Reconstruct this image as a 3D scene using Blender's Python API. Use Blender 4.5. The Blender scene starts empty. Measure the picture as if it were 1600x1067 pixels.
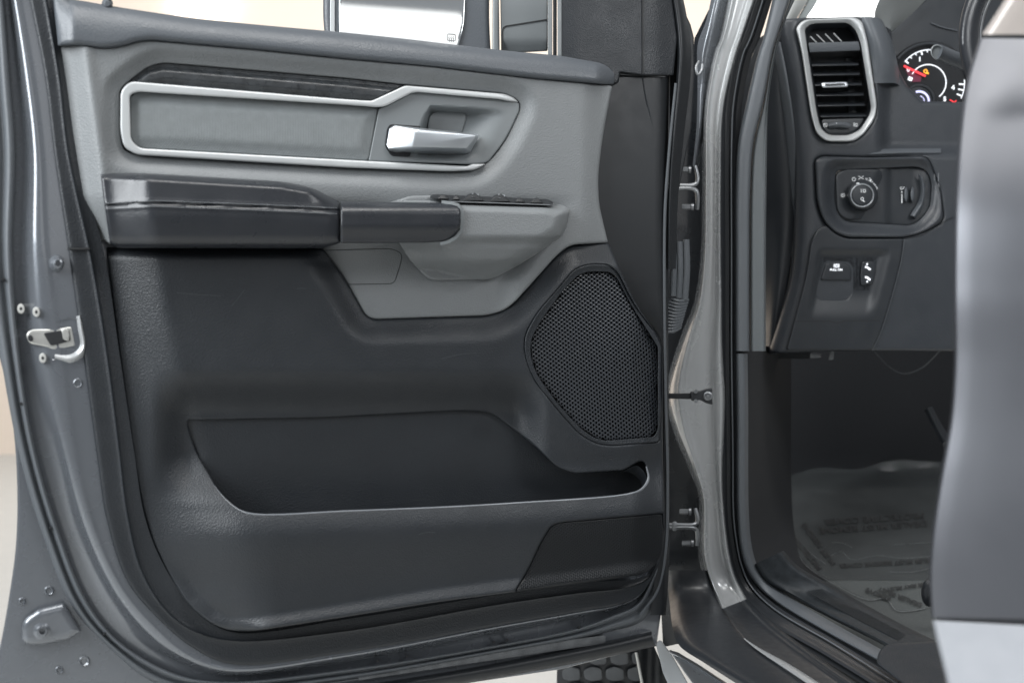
import bpy, bmesh, math, random
import numpy as np
from mathutils import Vector
from mathutils.geometry import delaunay_2d_cdt
random.seed(4); rng = np.random.default_rng(4)
S = bpy.context.scene
C = S.collection

# ------------------------------------------------------------------ camera
F = 1555.0                                   # focal length in picture pixels (35 mm lens on 36 mm)
cam = bpy.data.cameras.new('camera'); co = bpy.data.objects.new('camera', cam); C.objects.link(co)
cam.lens = 35.0; cam.sensor_width = 36.0; cam.clip_start = 0.02; cam.clip_end = 200
co.rotation_euler = (math.radians(90), 0, 0)
cam.dof.use_dof = True; cam.dof.focus_distance = 1.52; cam.dof.aperture_fstop = 3.8
S.camera = co
# ------------------------------------------------------------------ world and lamps
W = bpy.data.worlds.new('World'); S.world = W; W.use_nodes = True
nt = W.node_tree; nt.nodes.clear()
wo = nt.nodes.new('ShaderNodeOutputWorld'); bg = nt.nodes.new('ShaderNodeBackground')
tc = nt.nodes.new('ShaderNodeTexCoord'); sp = nt.nodes.new('ShaderNodeSeparateXYZ')
rp_ = nt.nodes.new('ShaderNodeValToRGB'); mr = nt.nodes.new('ShaderNodeMapRange')
mr.inputs['From Min'].default_value = -1; mr.inputs['From Max'].default_value = 1
nt.links.new(tc.outputs['Generated'], sp.inputs[0]); nt.links.new(sp.outputs['Z'], mr.inputs['Value'])
nt.links.new(mr.outputs[0], rp_.inputs[0])
cr_ = rp_.color_ramp
cr_.elements[0].position = 0.0; cr_.elements[0].color = (.16, .18, .205, 1)
cr_.elements[1].position = 1.0; cr_.elements[1].color = (.92, .96, 1.0, 1)
e = cr_.elements.new(.47); e.color = (.36, .39, .43, 1)
e = cr_.elements.new(.60); e.color = (.70, .74, .79, 1)
nt.links.new(rp_.outputs[0], bg.inputs[0]); bg.inputs[1].default_value = 0.34
nt.links.new(bg.outputs[0], wo.inputs[0])

def area(name, loc, target, size, sizey, power, col=(1, 1, 1)):
    l = bpy.data.lights.new(name, 'AREA'); l.shape = 'RECTANGLE'; l.size = size; l.size_y = sizey
    l.energy = power; l.color = col
    o = bpy.data.objects.new(name, l); C.objects.link(o); o.location = loc
    o.rotation_euler = (Vector(target) - Vector(loc)).to_track_quat('-Z', 'Y').to_euler()
    return o
area('softbox', (-2.0, -0.35, 1.25), (0, 1.5, 0), 1.6, 2.1, 150, (.93, .97, 1.0))
area('ceiling_softbox', (0.1, 0.5, 2.5), (0.1, 1.5, 0), 2.2, 0.9, 62, (1.0, .99, .97))
area('rear_fill', (1.5, -3.0, 1.25), (0.3, 1.5, 0), 1.9, 1.6, 9, (1.0, .99, .98))  # unseen light added for the door mirror to reflect
area('wall_wash', (0, 4.8, 3.8), (0, 9, 0.4), 10, 1.0, 330, (1.0, .98, .95))  # unseen light added to brighten the back wall
area('cab_fill', (1.75, 0.5, 1.15), (0.55, 1.9, 0.1), 0.8, 0.6, 15, (.96, .98, 1.0))  # unseen light added to bring out highlights on the dash
S.view_settings.view_transform = 'Standard'; S.view_settings.look = 'None'
S.view_settings.exposure = 0.0; S.view_settings.gamma = 1.0
S.render.resolution_x = 1024; S.render.resolution_y = 682

# ------------------------------------------------------------------ measuring helpers
def Q(px, py, d):                            # world point seen at pixel (px,py) at distance d
    return np.stack([(np.asarray(px, float) - 800) / F * d, d + 0 * np.asarray(px, float), (533 - np.asarray(py, float)) / F * d], -1)
class Plane:                                 # a leaning plane; h = height above it in pixel units
    def __init__(s, px0, d0, dx, dy):
        l = math.hypot(dx, dy); s.n = np.array([dy / l, -dx / l]); s.p0 = np.array([(px0 - 800) / F * d0, d0])
        s.k = d0 / F; s.c = s.n @ s.p0
    def __call__(s, x, y, h):
        x = np.asarray(x, float); y = np.asarray(y, float); h = np.asarray(h, float) * s.k
        u = (x - 800) / F
        d = (s.c + h) / (s.n[0] * u + s.n[1])
        return np.stack([u * d, d, (533 - y) / F * d], -1)
class DepthMap:
    def __init__(s, fn, k=None): s.fn = fn
    def __call__(s, x, y, h):
        x = np.asarray(x, float); y = np.asarray(y, float)
        d0 = s.fn(x, y); d = d0 - np.asarray(h, float) * 1.65 / F
        return np.stack([(x - 800) / F * d, d, (533 - y) / F * d], -1)
DOOR = Plane(560, 1.35, .905, .426)
DASH = Plane(1300, 1.95, .96, .278)
def body_d(x, y):
    a = 687.0 / np.maximum(y - 533, 260); k = 24.0
    return -np.log(np.exp(-k * 1.72) + np.exp(-k * a)) / k
BODY = DepthMap(body_d)

def ss(a, b, x): t = np.clip((x - a) / (b - a), 0, 1); return t * t * (3 - 2 * t)
def L(v, xs, ys): return np.interp(v, xs, ys)

def catmull(P, n=8, closed=False):
    P = [np.array(p, float) for p in P]; N = len(P); out = []
    for i in range(N if closed else N - 1):
        p0 = P[i - 1] if (closed or i > 0) else 2 * P[0] - P[1]
        p1 = P[i]; p2 = P[(i + 1) % N]
        p3 = P[(i + 2) % N] if (closed or i + 2 < N) else 2 * P[-1] - P[-2]
        t0 = 0; t1 = t0 + max(np.linalg.norm(p1[:2] - p0[:2]) ** .5, 1e-4); t2 = t1 + max(np.linalg.norm(p2[:2] - p1[:2]) ** .5, 1e-4); t3 = t2 + max(np.linalg.norm(p3[:2] - p2[:2]) ** .5, 1e-4)
        for k in range(n):
            t = t1 + (t2 - t1) * k / n
            A1 = (t1 - t) / (t1 - t0) * p0 + (t - t0) / (t1 - t0) * p1
            A2 = (t2 - t) / (t2 - t1) * p1 + (t - t1) / (t2 - t1) * p2
            A3 = (t3 - t) / (t3 - t2) * p2 + (t - t2) / (t3 - t2) * p3
            B1 = (t2 - t) / (t2 - t0) * A1 + (t - t0) / (t2 - t0) * A2
            B2 = (t3 - t) / (t3 - t1) * A2 + (t - t1) / (t3 - t1) * A3
            out.append((t2 - t) / (t2 - t1) * B1 + (t - t1) / (t2 - t1) * B2)
    if not closed: out.append(P[-1])
    return np.array(out)
def rpoly(pts, r=3.0):                       # polygon with rounded corners; points (x,y) or (x,y,r)
    out = []; N = len(pts)
    for i, p in enumerate(pts):
        a = np.array(pts[i - 1][:2], float); b = np.array(p[:2], float); c = np.array(pts[(i + 1) % N][:2], float)
        rr = p[2] if len(p) > 2 else r
        la, lc = np.linalg.norm(a - b), np.linalg.norm(c - b)
        if rr <= 0.01: out.append(b); continue
        q = min(rr, la * .48, lc * .48)
        s, e_ = b + (a - b) / la * q, b + (c - b) / lc * q
        n = max(3, int(q / 1.5))
        for k in range(n + 1):
            t = k / n; out.append((1 - t) ** 2 * s + 2 * t * (1 - t) * b + t * t * e_)
    return np.array(out)
def resample(P, step, closed=True):
    P = np.asarray(P, float)
    if closed: P = np.vstack([P, P[:1]])
    keep = [0]
    for i in range(1, len(P)):
        if np.linalg.norm(P[i] - P[keep[-1]]) > .25: keep.append(i)
    P = P[keep]
    d = np.r_[0, np.cumsum(np.linalg.norm(np.diff(P, axis=0), axis=1))]
    if closed and np.linalg.norm(P[0] - P[-1]) > .3: P = np.vstack([P, P[:1]]); d = np.r_[d, d[-1] + np.linalg.norm(P[-1] - P[-2])]
    n = max(4, int(d[-1] / step)); t = np.linspace(0, d[-1], n + 1)
    R = np.stack([np.interp(t, d, P[:, k]) for k in range(P.shape[1])], 1)
    return R[:-1] if closed else R
def dist(Pt, poly, closed=True):
    Pt = np.asarray(Pt, float); A = np.asarray(poly, float)[:, :2]
    B = np.roll(A, -1, 0) if closed else A[1:]
    if not closed: A = A[:-1]
    best = np.full(len(Pt), 1e9)
    for a, b in zip(A, B):
        ab = b - a; l = ab @ ab + 1e-9
        t = np.clip(((Pt - a) @ ab) / l, 0, 1)
        best = np.minimum(best, np.hypot(*(Pt - a - t[:, None] * ab).T))
    return best
def inside(Pt, poly):
    x, y = Pt[:, 0], Pt[:, 1]; r = np.zeros(len(Pt), bool); A = np.asarray(poly)[:, :2]; B = np.roll(A, 1, 0)
    for (x1, y1), (x2, y2) in zip(A, B):
        c = ((y1 > y) != (y2 > y)) & (x < (x2 - x1) * (y - y1) / (y2 - y1 + 1e-12) + x1)
        r ^= c
    return r

# ------------------------------------------------------------------ objects
def base(name, loc, label, cat, group=None):
    o = bpy.data.objects.new(name, None); C.objects.link(o); o.location = loc; o.empty_display_size = .05
    o['label'] = label; o['category'] = cat
    if group: o['group'] = group
    return o
def wloc(o):
    v = Vector((0, 0, 0))
    while o: v += o.location; o = o.parent
    return v
def mk(name, V, faces, mat, parent=None, smooth=True, sharp=38, label=None):
    V = np.asarray(V, float); off = wloc(parent) if parent else Vector((0, 0, 0))
    V = V - np.array(off)
    me = bpy.data.meshes.new(name); me.from_pydata([tuple(v) for v in V], [], [tuple(int(i) for i in f) for f in faces])
    me.validate(); me.update()
    if smooth:
        me.polygons.foreach_set('use_smooth', [True] * len(me.polygons)); me.set_sharp_from_angle(angle=math.radians(sharp))
    if mat: me.materials.append(mat)
    o = bpy.data.objects.new(name, me); C.objects.link(o)
    if parent: o.parent = parent
    if label: o['label'] = label
    return o
class Bag:                                    # collects pieces of ONE object
    def __init__(s): s.V = []; s.F = []; s.n = 0
    def add(s, V, F):
        s.V.append(np.asarray(V, float)); s.F += [tuple(i + s.n for i in f) for f in F]; s.n += len(V)
    def mk(s, name, mat, parent=None, **k): return mk(name, np.vstack(s.V), s.F, mat, parent, **k)
def flat(v): return lambda x, y: np.zeros_like(x) + v
def panel_geo(outline, H, M=DOOR, grid=6, er=3.0, skirt=12, holes=(), step=None, hole_er=None, edge_ease=1.0):
    step = step or max(1.5, min(4, grid * .6))
    loops = [resample(outline, step)] + [resample(h, step) for h in holes]
    ers = [er] + [er if hole_er is None else hole_er] * len(holes)
    pts = []; edges = []; start = []
    for lp in loops:
        s0 = len(pts); start.append((s0, len(lp))); pts += [tuple(p) for p in lp]
        edges += [(s0 + i, s0 + (i + 1) % len(lp)) for i in range(len(lp))]
    def D(P):
        return np.stack([dist(P, lp) for lp in loops], 0)
    def ins(P):
        r = inside(P, loops[0])
        for lp in loops[1:]: r &= ~inside(P, lp)
        return r
    extra = []
    for li, lp in enumerate(loops):
        r = ers[li]
        if r <= 0: continue
        t = np.roll(lp, -1, 0) - np.roll(lp, 1, 0); t /= np.linalg.norm(t, axis=1)[:, None] + 1e-9
        n = np.stack([-t[:, 1], t[:, 0]], 1)
        for f in (.12, .35, .68, 1.05):
            for sg in (1, -1):
                P = lp + n * sg * r * f
                ok = ins(P); P = P[ok]
                if len(P): P = P[D(P).min(0) > r * f * .93]; extra.append(P)
    x0, y0 = loops[0].min(0); x1, y1 = loops[0].max(0)
    gx, gy = np.meshgrid(np.arange(x0, x1, grid), np.arange(y0, y1, grid * .87))
    gx = gx + (np.arange(gx.shape[0]) % 2)[:, None] * grid * .5
    G = np.stack([gx.ravel(), gy.ravel()], 1); G = G[ins(G)]
    if len(G):
        d = D(G); ok = np.ones(len(G), bool)
        for li in range(len(loops)): ok &= d[li] > ers[li] * 1.05 + grid * .35
        extra.append(G[ok])
    P = np.vstack([np.array(pts)] + [x for x in extra if len(x)])
    vo, eo, fo, *_ = delaunay_2d_cdt([Vector(p) for p in P], edges, [], 0, 1e-4)
    vo = np.array([(v.x, v.y) for v in vo]); fo = [list(f) for f in fo]
    cen = np.array([vo[f].mean(0) for f in fo]); ok = ins(cen)
    fo = [f for f, k in zip(fo, ok) if k]
    h = H(vo[:, 0], vo[:, 1]).astype(float)
    d = D(vo)
    for li in range(len(loops)):
        r = ers[li]
        if r > 0:
            q = np.clip(r - d[li], 0, r); h = h - (r - np.sqrt(np.maximum(r * r - q * q, 0))) * edge_ease
    V = [M(vo[:, 0], vo[:, 1], h)]; n0 = len(vo)
    # orientation towards the viewer
    a, b, c = (vo[fo[0][k]] for k in range(3))
    out = []
    for f in fo:
        a, b, c = vo[f[0]], vo[f[1]], vo[f[2]]
        ar = (b[0] - a[0]) * (c[1] - a[1]) - (b[1] - a[1]) * (c[0] - a[0])
        out.append(tuple(f) if ar < 0 else tuple(f[::-1]))
    if skirt > 0:
        cnt = {}
        for f in out:
            for i in range(3):
                e_ = (f[i], f[(i + 1) % 3]); cnt[e_] = 1
        bd = [e_ for e_ in cnt if (e_[1], e_[0]) not in cnt]
        ids = {}
        for e_ in bd:
            for i in e_:
                if i not in ids: ids[i] = n0 + len(ids)
        k = np.array(list(ids.keys()))
        V.append(M(vo[k, 0], vo[k, 1], h[k] - skirt))
        out += [(e_[1], e_[0], ids[e_[0]], ids[e_[1]]) for e_ in bd]
    return np.vstack(V), out
def panel(name, outline, H, mat, parent, label=None, sharp=50, **k):
    if not callable(H): H = flat(H)
    V, Fc = panel_geo(outline, H, **k)
    return mk(name, V, Fc, mat, parent, label=label, sharp=sharp)
def strip_geo(rails, M=DOOR, n=10, ncross=4, closed=False, raw=False):
    R = [catmull(r, n, closed) if not raw else np.array(r, float) for r in rails]
    m = min(len(r) for r in R); R = np.array([r[:m] for r in R])          # rails x m x 3
    if ncross > 1: R = np.stack([catmull(R[:, j], ncross) for j in range(m)], 1)
    k = len(R); V = M(R[..., 0].ravel(), R[..., 1].ravel(), R[..., 2].ravel())
    Fc = []
    for i in range(k - 1):
        for j in range(m if closed else m - 1):
            a = i * m + j; b = i * m + (j + 1) % m; Fc.append((a, b, b + m, a + m))
    return V, Fc
def strip(name, rails, mat, parent, M=DOOR, n=10, ncross=4, sharp=60, label=None, **k):
    V, Fc = strip_geo(rails, M, n, ncross, **k); return mk(name, V, Fc, mat, parent, sharp=sharp, label=label)
def tube_geo(path, r, M=DOOR, n=10, sides=10, smooth=True, cap=True, sq=1.0, closed=False):
    P = catmull(path, n, closed) if smooth else np.array(path, float)
    N = len(P); T = np.gradient(P, axis=0) if not closed else np.roll(P, -1, 0) - np.roll(P, 1, 0)
    T /= np.linalg.norm(T, axis=1)[:, None] + 1e-9
    V = []; rr = np.interp(np.linspace(0, 1, N), np.linspace(0, 1, len(r)), r) if hasattr(r, '__len__') else np.full(N, r)
    for i in range(N):
        up = np.array([0, 0, 1.0]) if abs(T[i][2]) < .8 else np.array([1.0, 0, 0])
        a = np.cross(T[i], up); a /= np.linalg.norm(a); b = np.cross(a, T[i])
        for k in range(sides):
            t = 2 * math.pi * k / sides; V.append(P[i] + rr[i] * (a * math.cos(t) + b * math.sin(t) * sq))
    V = np.array(V); Fc = []
    for i in range(N if closed else N - 1):
        for k in range(sides):
            j = (i + 1) % N
            Fc.append((i * sides + k, i * sides + (k + 1) % sides, j * sides + (k + 1) % sides, j * sides + k))
    if cap and not closed: Fc += [tuple(range(sides))[::-1], tuple((N - 1) * sides + k for k in range(sides))]
    return M(V[:, 0], V[:, 1], V[:, 2]), Fc
def tube(name, path, r, mat, parent, label=None, **k):
    V, Fc = tube_geo(path, r, **k); return mk(name, V, Fc, mat, parent, label=label)
def disc_geo(cx, cy, prof, M=DOOR, n=28, ax=1.0, tilt=0.0, lean=(0, 0)):
    V = []; Fc = []
    for r, h in prof:
        for k in range(n):
            t = 2 * math.pi * k / n; x = r * math.cos(t) * ax; y = r * math.sin(t)
            V.append((cx + x * math.cos(tilt) - y * math.sin(tilt) + lean[0] * h, cy + x * math.sin(tilt) + y * math.cos(tilt) + lean[1] * h, h))
    V = np.array(V)
    for i in range(len(prof) - 1):
        for k in range(n): Fc.append((i * n + k, i * n + (k + 1) % n, (i + 1) * n + (k + 1) % n, (i + 1) * n + k))
    Fc.append(tuple((len(prof) - 1) * n + k for k in range(n)))
    return M(V[:, 0], V[:, 1], V[:, 2]), Fc
def disc(name, cx, cy, prof, mat, parent, label=None, sharp=35, **k):
    V, Fc = disc_geo(cx, cy, prof, **k); return mk(name, V, Fc, mat, parent, label=label, sharp=sharp)
def text_geo(s, cx, cy, size, M, h, rot=0.0, sx=1.0, extr=0.25, bold=0.0, arc=None):
    cu = bpy.data.curves.new('t', 'FONT'); cu.body = s; cu.size = size; cu.align_x = 'CENTER'; cu.align_y = 'CENTER'
    cu.extrude = extr; cu.offset = bold; cu.resolution_u = 3
    o = bpy.data.objects.new('t', cu); C.objects.link(o)
    me = bpy.data.meshes.new_from_object(o.evaluated_get(bpy.context.evaluated_depsgraph_get()))
    V = np.array([v.co[:] for v in me.vertices]); Fc = [tuple(p.vertices) for p in me.polygons]
    bpy.data.objects.remove(o); bpy.data.curves.remove(cu); bpy.data.meshes.remove(me)
    x = V[:, 0] * sx; y = -V[:, 1]
    c, s_ = math.cos(rot), math.sin(rot)
    hh = h(cx + x * c - y * s_, cy + x * s_ + y * c) if callable(h) else h
    return M(cx + x * c - y * s_, cy + x * s_ + y * c, hh + V[:, 2]), Fc
def line_geo(pts, w, M, h, closed=False, th=.6):    # flat raised ribbon along a polyline
    P = np.array(pts, float)
    T = (np.roll(P, -1, 0) - np.roll(P, 1, 0)) if closed else np.gradient(P, axis=0)
    T /= np.linalg.norm(T, axis=1)[:, None] + 1e-9; N = np.stack([-T[:, 1], T[:, 0]], 1) * w / 2
    A, B = P + N, P - N; m = len(P)
    hh = h if not callable(h) else None
    def mm(Z, add):
        z = (h(Z[:, 0], Z[:, 1]) if callable(h) else np.full(len(Z), float(h))) + add
        return M(Z[:, 0], Z[:, 1], z)
    V = np.vstack([mm(A, 0), mm(A, th), mm(B, th), mm(B, 0)]); Fc = []
    for i in range(m if closed else m - 1):
        j = (i + 1) % m
        for q in range(3): Fc.append((q * m + i, q * m + j, (q + 1) * m + j, (q + 1) * m + i))
    return V, Fc
def arc(cx, cy, rx, a0, a1, n=20, ry=None):
    ry = ry or rx
    return [(cx + rx * math.cos(math.radians(a0 + (a1 - a0) * k / n)), cy + ry * math.sin(math.radians(a0 + (a1 - a0) * k / n))) for k in range(n + 1)]

# ------------------------------------------------------------------ materials
def mat(name, col, rough=.5, metal=0.0, spec=.5, bump=0.0, bscale=900, kind='noise', coat=0.0, var=.08, vscale=9, emit=None, estr=1.0, alpha=1.0, sheen=0.0, rvar=.06, stretch=None):
    m = bpy.data.materials.new(name); m.use_nodes = True; t = m.node_tree; b = t.nodes['Principled BSDF']
    b.inputs['Roughness'].default_value = rough; b.inputs['Metallic'].default_value = metal
    b.inputs['Specular IOR Level'].default_value = spec; b.inputs['Coat Weight'].default_value = coat
    b.inputs['Coat Roughness'].default_value = .06; b.inputs['Alpha'].default_value = alpha
    b.inputs['Sheen Weight'].default_value = sheen
    c = t.nodes.new('ShaderNodeTexCoord'); no = t.nodes.new('ShaderNodeTexNoise'); no.inputs['Scale'].default_value = vscale; no.inputs['Detail'].default_value = 5
    src = c.outputs['Object']
    t.links.new(src, no.inputs['Vector'])
    mx = t.nodes.new('ShaderNodeMix'); mx.data_type = 'RGBA'
    mx.inputs['A'].default_value = tuple(x * (1 - var) for x in col) + (1,); mx.inputs['B'].default_value = tuple(min(1, x * (1 + var)) for x in col) + (1,)
    t.links.new(no.outputs['Fac'], mx.inputs['Factor']); t.links.new(mx.outputs['Result'], b.inputs['Base Color'])
    if rvar:
        r = t.nodes.new('ShaderNodeMapRange'); r.inputs['From Min'].default_value = .3; r.inputs['From Max'].default_value = .7
        r.inputs['To Min'].default_value = max(.01, rough - rvar); r.inputs['To Max'].default_value = min(1, rough + rvar)
        n2 = t.nodes.new('ShaderNodeTexNoise'); n2.inputs['Scale'].default_value = vscale * 3; n2.inputs['Detail'].default_value = 6; t.links.new(src, n2.inputs['Vector'])
        t.links.new(n2.outputs['Fac'], r.inputs['Value']); t.links.new(r.outputs[0], b.inputs['Roughness'])
    if bump:
        bp = t.nodes.new('ShaderNodeBump'); bp.inputs['Distance'].default_value = .0006; bp.inputs['Strength'].default_value = bump
        vec = src
        if stretch:
            mp = t.nodes.new('ShaderNodeMapping'); mp.inputs['Scale'].default_value = stretch; t.links.new(src, mp.inputs['Vector']); vec = mp.outputs[0]
        if kind == 'noise':
            q = t.nodes.new('ShaderNodeTexNoise'); q.inputs['Scale'].default_value = bscale; q.inputs['Detail'].default_value = 2; out = q.outputs['Fac']
        elif kind == 'leather':
            q = t.nodes.new('ShaderNodeTexVoronoi'); q.inputs['Scale'].default_value = bscale; q.feature = 'SMOOTH_F1'; q.inputs['Randomness'].default_value = 1; out = q.outputs['Distance']
        elif kind == 'weave':
            q = t.nodes.new('ShaderNodeTexVoronoi'); q.inputs['Scale'].default_value = bscale; q.inputs['Randomness'].default_value = .15; out = q.outputs['Distance']
        t.links.new(vec, q.inputs['Vector']); t.links.new(out, bp.inputs['Height']); t.links.new(bp.outputs[0], b.inputs['Normal'])
    if emit:
        b.inputs['Emission Color'].default_value = tuple(emit) + (1,); b.inputs['Emission Strength'].default_value = estr
    return m
GREY = mat('grey_vinyl', (.150, .159, .164), .52, bump=.7, bscale=560, kind='leather', var=.05)
GREYS = mat('grey_smooth_plastic', (.145, .158, .164), .42, bump=.12, bscale=1400, var=.04)
BLACK = mat('black_grained_plastic', (.0135, .016, .0195), .47, spec=.42, bump=.75, bscale=560, kind='leather', var=.2)
BLACKD = mat('black_plastic', (.009, .0105, .0125), .45, spec=.4, bump=.2, bscale=1200, var=.1)
PADTOP = mat('dark_grained_pad', (.070, .078, .088), .42, bump=.6, bscale=520, kind='leather', var=.06)
ARM = mat('black_leatherette', (.016, .018, .022), .31, spec=.5, bump=.28, bscale=700, kind='leather', var=.1)
FABRIC = mat('grey_woven_fabric', (.165, .18, .185), .85, bump=1.0, bscale=700, kind='weave', var=.16, vscale=90, sheen=.2, rvar=0)
SILVER = mat('satin_silver', (.46, .475, .48), .40, metal=.35, var=.03)
CHROME = mat('satin_chrome', (.58, .61, .64), .34, metal=.9, var=.02)
DECO = mat('mottled_dark_trim', (.028, .031, .034), .34, bump=.25, bscale=300, var=.95, vscale=55, rvar=.16)
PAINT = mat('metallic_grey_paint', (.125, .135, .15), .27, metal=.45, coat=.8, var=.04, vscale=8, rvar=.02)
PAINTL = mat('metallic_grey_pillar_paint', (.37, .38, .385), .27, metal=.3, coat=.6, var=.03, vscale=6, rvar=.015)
RUBBER = mat('black_rubber', (.018, .020, .023), .42, bump=.15, bscale=700, var=.15)
RUBG = mat('grey_rubber', (.075, .083, .092), .5, bump=.4, bscale=900, var=.1)
VOID = mat('dark_cavity', (.006, .007, .009), .8, var=.1)
ZINC = mat('zinc_steel', (.46, .46, .44), .35, metal=.7, var=.15, vscale=60)
STEEL = mat('dull_steel', (.25, .26, .27), .4, metal=.8, var=.2, vscale=60)
SCREW = mat('bright_screw', (.5, .5, .48), .4, metal=.3, var=.1)
WHITE = mat('white_print', (.8, .82, .84), .6, var=.02)
GLOW = mat('lit_white_print', (.8, .8, .8), .5, emit=(.85, .9, 1.0), estr=.9, var=.02)
REDG = mat('lit_red_needle', (.5, .02, .03), .5, emit=(1.0, .05, .06), estr=1.3, var=.02)
ORG = mat('lit_orange_print', (.6, .3, .03), .5, emit=(1.0, .38, .03), estr=1.3, var=.02)
MIRR = mat('mirror_glass', (.93, .95, .95), .03, metal=1.0, var=.01, rvar=0)
CARPET = mat('dark_grey_carpet', (.055, .060, .060), .95, bump=1.6, bscale=260, var=.4, vscale=300, rvar=0)
CARPD = mat('shaded_carpet', (.010, .011, .013), .95, bump=1.2, bscale=260, var=.3, vscale=200, rvar=0)  # carpet darkened to hold the shade deep in the footwell
INK = mat('dark_ink', (.012, .013, .014), .7, var=.05)
CONC = mat('pale_floor', (.62, .62, .60), .5, var=.06)
WALLM = mat('peach_wall', (.92, .80, .69), .8, var=.02)

# ------------------------------------------------------------------ the place behind
def quad(name, pts, m, parent=None): return mk(name, pts, [tuple(range(len(pts)))], m, parent, smooth=False)
GZ = -1.02
fl = quad('floor', [(-14, -8, GZ), (14, -8, GZ), (14, 9, GZ), (-14, 9, GZ)], CONC); fl['kind'] = 'structure'
wl = quad('back_wall', [(-14, 9, GZ), (14, 9, GZ), (14, 9, 5), (-14, 9, 5)], WALLM); wl['kind'] = 'structure'
lampm = mat('lamp_diffuser_and_glare', (.9, .9, .9), .6, emit=(1, 1, 1), estr=3.0, var=0.01)
ob = base('wall_lamp', tuple(Q(308, 10, 8.9)), 'bright white oblong lamp glowing on the peach wall behind the door window', 'lamp')
cx = np.array(rpoly([(268, -14, 14), (352, -10, 14), (352, 26, 14), (268, 24, 14)]))
V, Fc = panel_geo(cx, flat(0), M=DepthMap(lambda x, y: 8.9 + 0 * x), grid=12, er=3, skirt=12)
mk('diffuser_or_glare', V, Fc, lampm, ob)
ob2 = base('glare_panel', tuple(Q(1330, 14, 8.9)), 'added glowing white panel for the glare seen through the windscreen above the air vent', 'lamp')
V, Fc = panel_geo(rpoly([(1268, -60, 6), (1400, -60, 6), (1404, 44, 10), (1262, 44, 10)]), flat(0), M=DepthMap(lambda x, y: 8.9 + 0 * x), grid=20, er=3, skirt=12)
mk('diffuser_or_glare', V, Fc, lampm, ob2)  # glowing panel added to make the white glare behind the windscreen

# =================================================================== THE FRONT DOOR
door = base('front_door', tuple(DOOR(560, 1040, 0)), 'open front door with grey upper trim, silver accent and black lower panel', 'car door')

# shell ------------------------------------------------------------
shell = catmull([(-60, -40), (-62, 300), (-30, 480), (0, 560), (20, 660), (27, 760), (25, 850), (16, 920), (2, 1000), (-20, 1090)], 8)
shell = np.vstack([shell, [(300, 1120), (724, 1067), (878, 1044), (947, 1026), (1026, 1008), (1040, 900), (1043, 500), (1042, 150), (1000, 124), (880, 106), (500, 70), (190, 38), (96, 34), (84, -40)]])
panel('door_shell', shell, lambda x, y: -14 + 0 * x, PAINT, door, grid=26, er=4, skirt=55, step=8)
# rails along the edge: from the seal inward to the trim
K = {  # key stations: position of each line
 'sealA': [(-34, -30), (-30, 120), (-22, 236), (-20, 400), (2, 560), (28, 700), (62, 820), (114, 948), (172, 1012), (241, 1065), (344, 1082), (539, 1062), (775, 1020), (900, 998), (955, 985), (1004, 968), (1034, 915)],
 'sealB': [(4, -30), (16, 120), (24, 236), (20, 400), (32, 560), (55, 700), (93, 831), (138, 941), (189, 1003), (275, 1051), (344, 1063), (539, 1044), (775, 1006), (900, 980), (955, 960), (996, 940), (1028, 880)],
 'chan':  [(12, -30), (28, 120), (36, 236), (32, 400), (40, 560), (64, 700), (104, 831), (150, 936), (200, 993), (284, 1040), (350, 1056), (539, 1036), (775, 990), (900, 966), (962, 950), (1000, 930), (1030, 870)],
 'ridge0': [(14, -30), (34, 120), (46, 236), (44, 400), (56, 560), (92, 700), (126, 823), (176, 930), (236, 1000), (289, 1032), (357, 1052), (539, 1029), (775, 984), (900, 961), (968, 946), (1003, 927), (1031, 862)],
 'ridge1': [(20, -30), (46, 120), (60, 236), (66, 400), (92, 560), (112, 700), (142, 815), (188, 915), (243, 981), (292, 1022), (357, 1044), (539, 1023), (775, 979), (900, 957), (972, 943), (1006, 922), (1032, 852)],
 'flange': [(40, -30), (70, 120), (84, 236), (107, 391), (131, 560), (150, 700), (167, 812), (199, 907), (252, 970), (300, 1010), (360, 1036), (539, 1018), (775, 976), (900, 954), (978, 938), (1010, 912), (1033, 838)],
}
def rail(k, h, dx=0, dy=0): return [(x + dx, y + dy, h) for x, y in K[k]]
def mix(a, b, t, h): return [((1 - t) * p[0] + t * q[0], (1 - t) * p[1] + t * q[1], h) for p, q in zip(K[a], K[b])]
strip('door_edge_pressing', [rail('sealB', -10), rail('chan', -8), mix('chan', 'ridge0', .55, -5), rail('ridge0', 2), mix('ridge0', 'ridge1', .4, 13), rail('ridge1', 17), mix('ridge1', 'flange', .35, 16), rail('flange', 15)], PAINT, door, ncross=4)
strip('door_weatherstrip', [rail('sealA', -13), mix('sealA', 'sealB', .12, -4), mix('sealA', 'sealB', .35, -1), mix('sealA', 'sealB', .62, -6), mix('sealA', 'sealB', .70, 2), mix('sealA', 'sealB', .84, 6), mix('sealA', 'sealB', .97, 0), rail('sealB', -10)], RUBG, door, ncross=4)
for (x, y) in [(5, 436), (33, 630), (79, 824), (163, 989), (590, 1031), (636, 1024), (772, 1002), (792, 999), (905, 979)]:
    disc('drain_hole', x, y, [(2.3, -9), (2.3, 6.5), (1.9, 7)], VOID, door, n=12)

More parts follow.
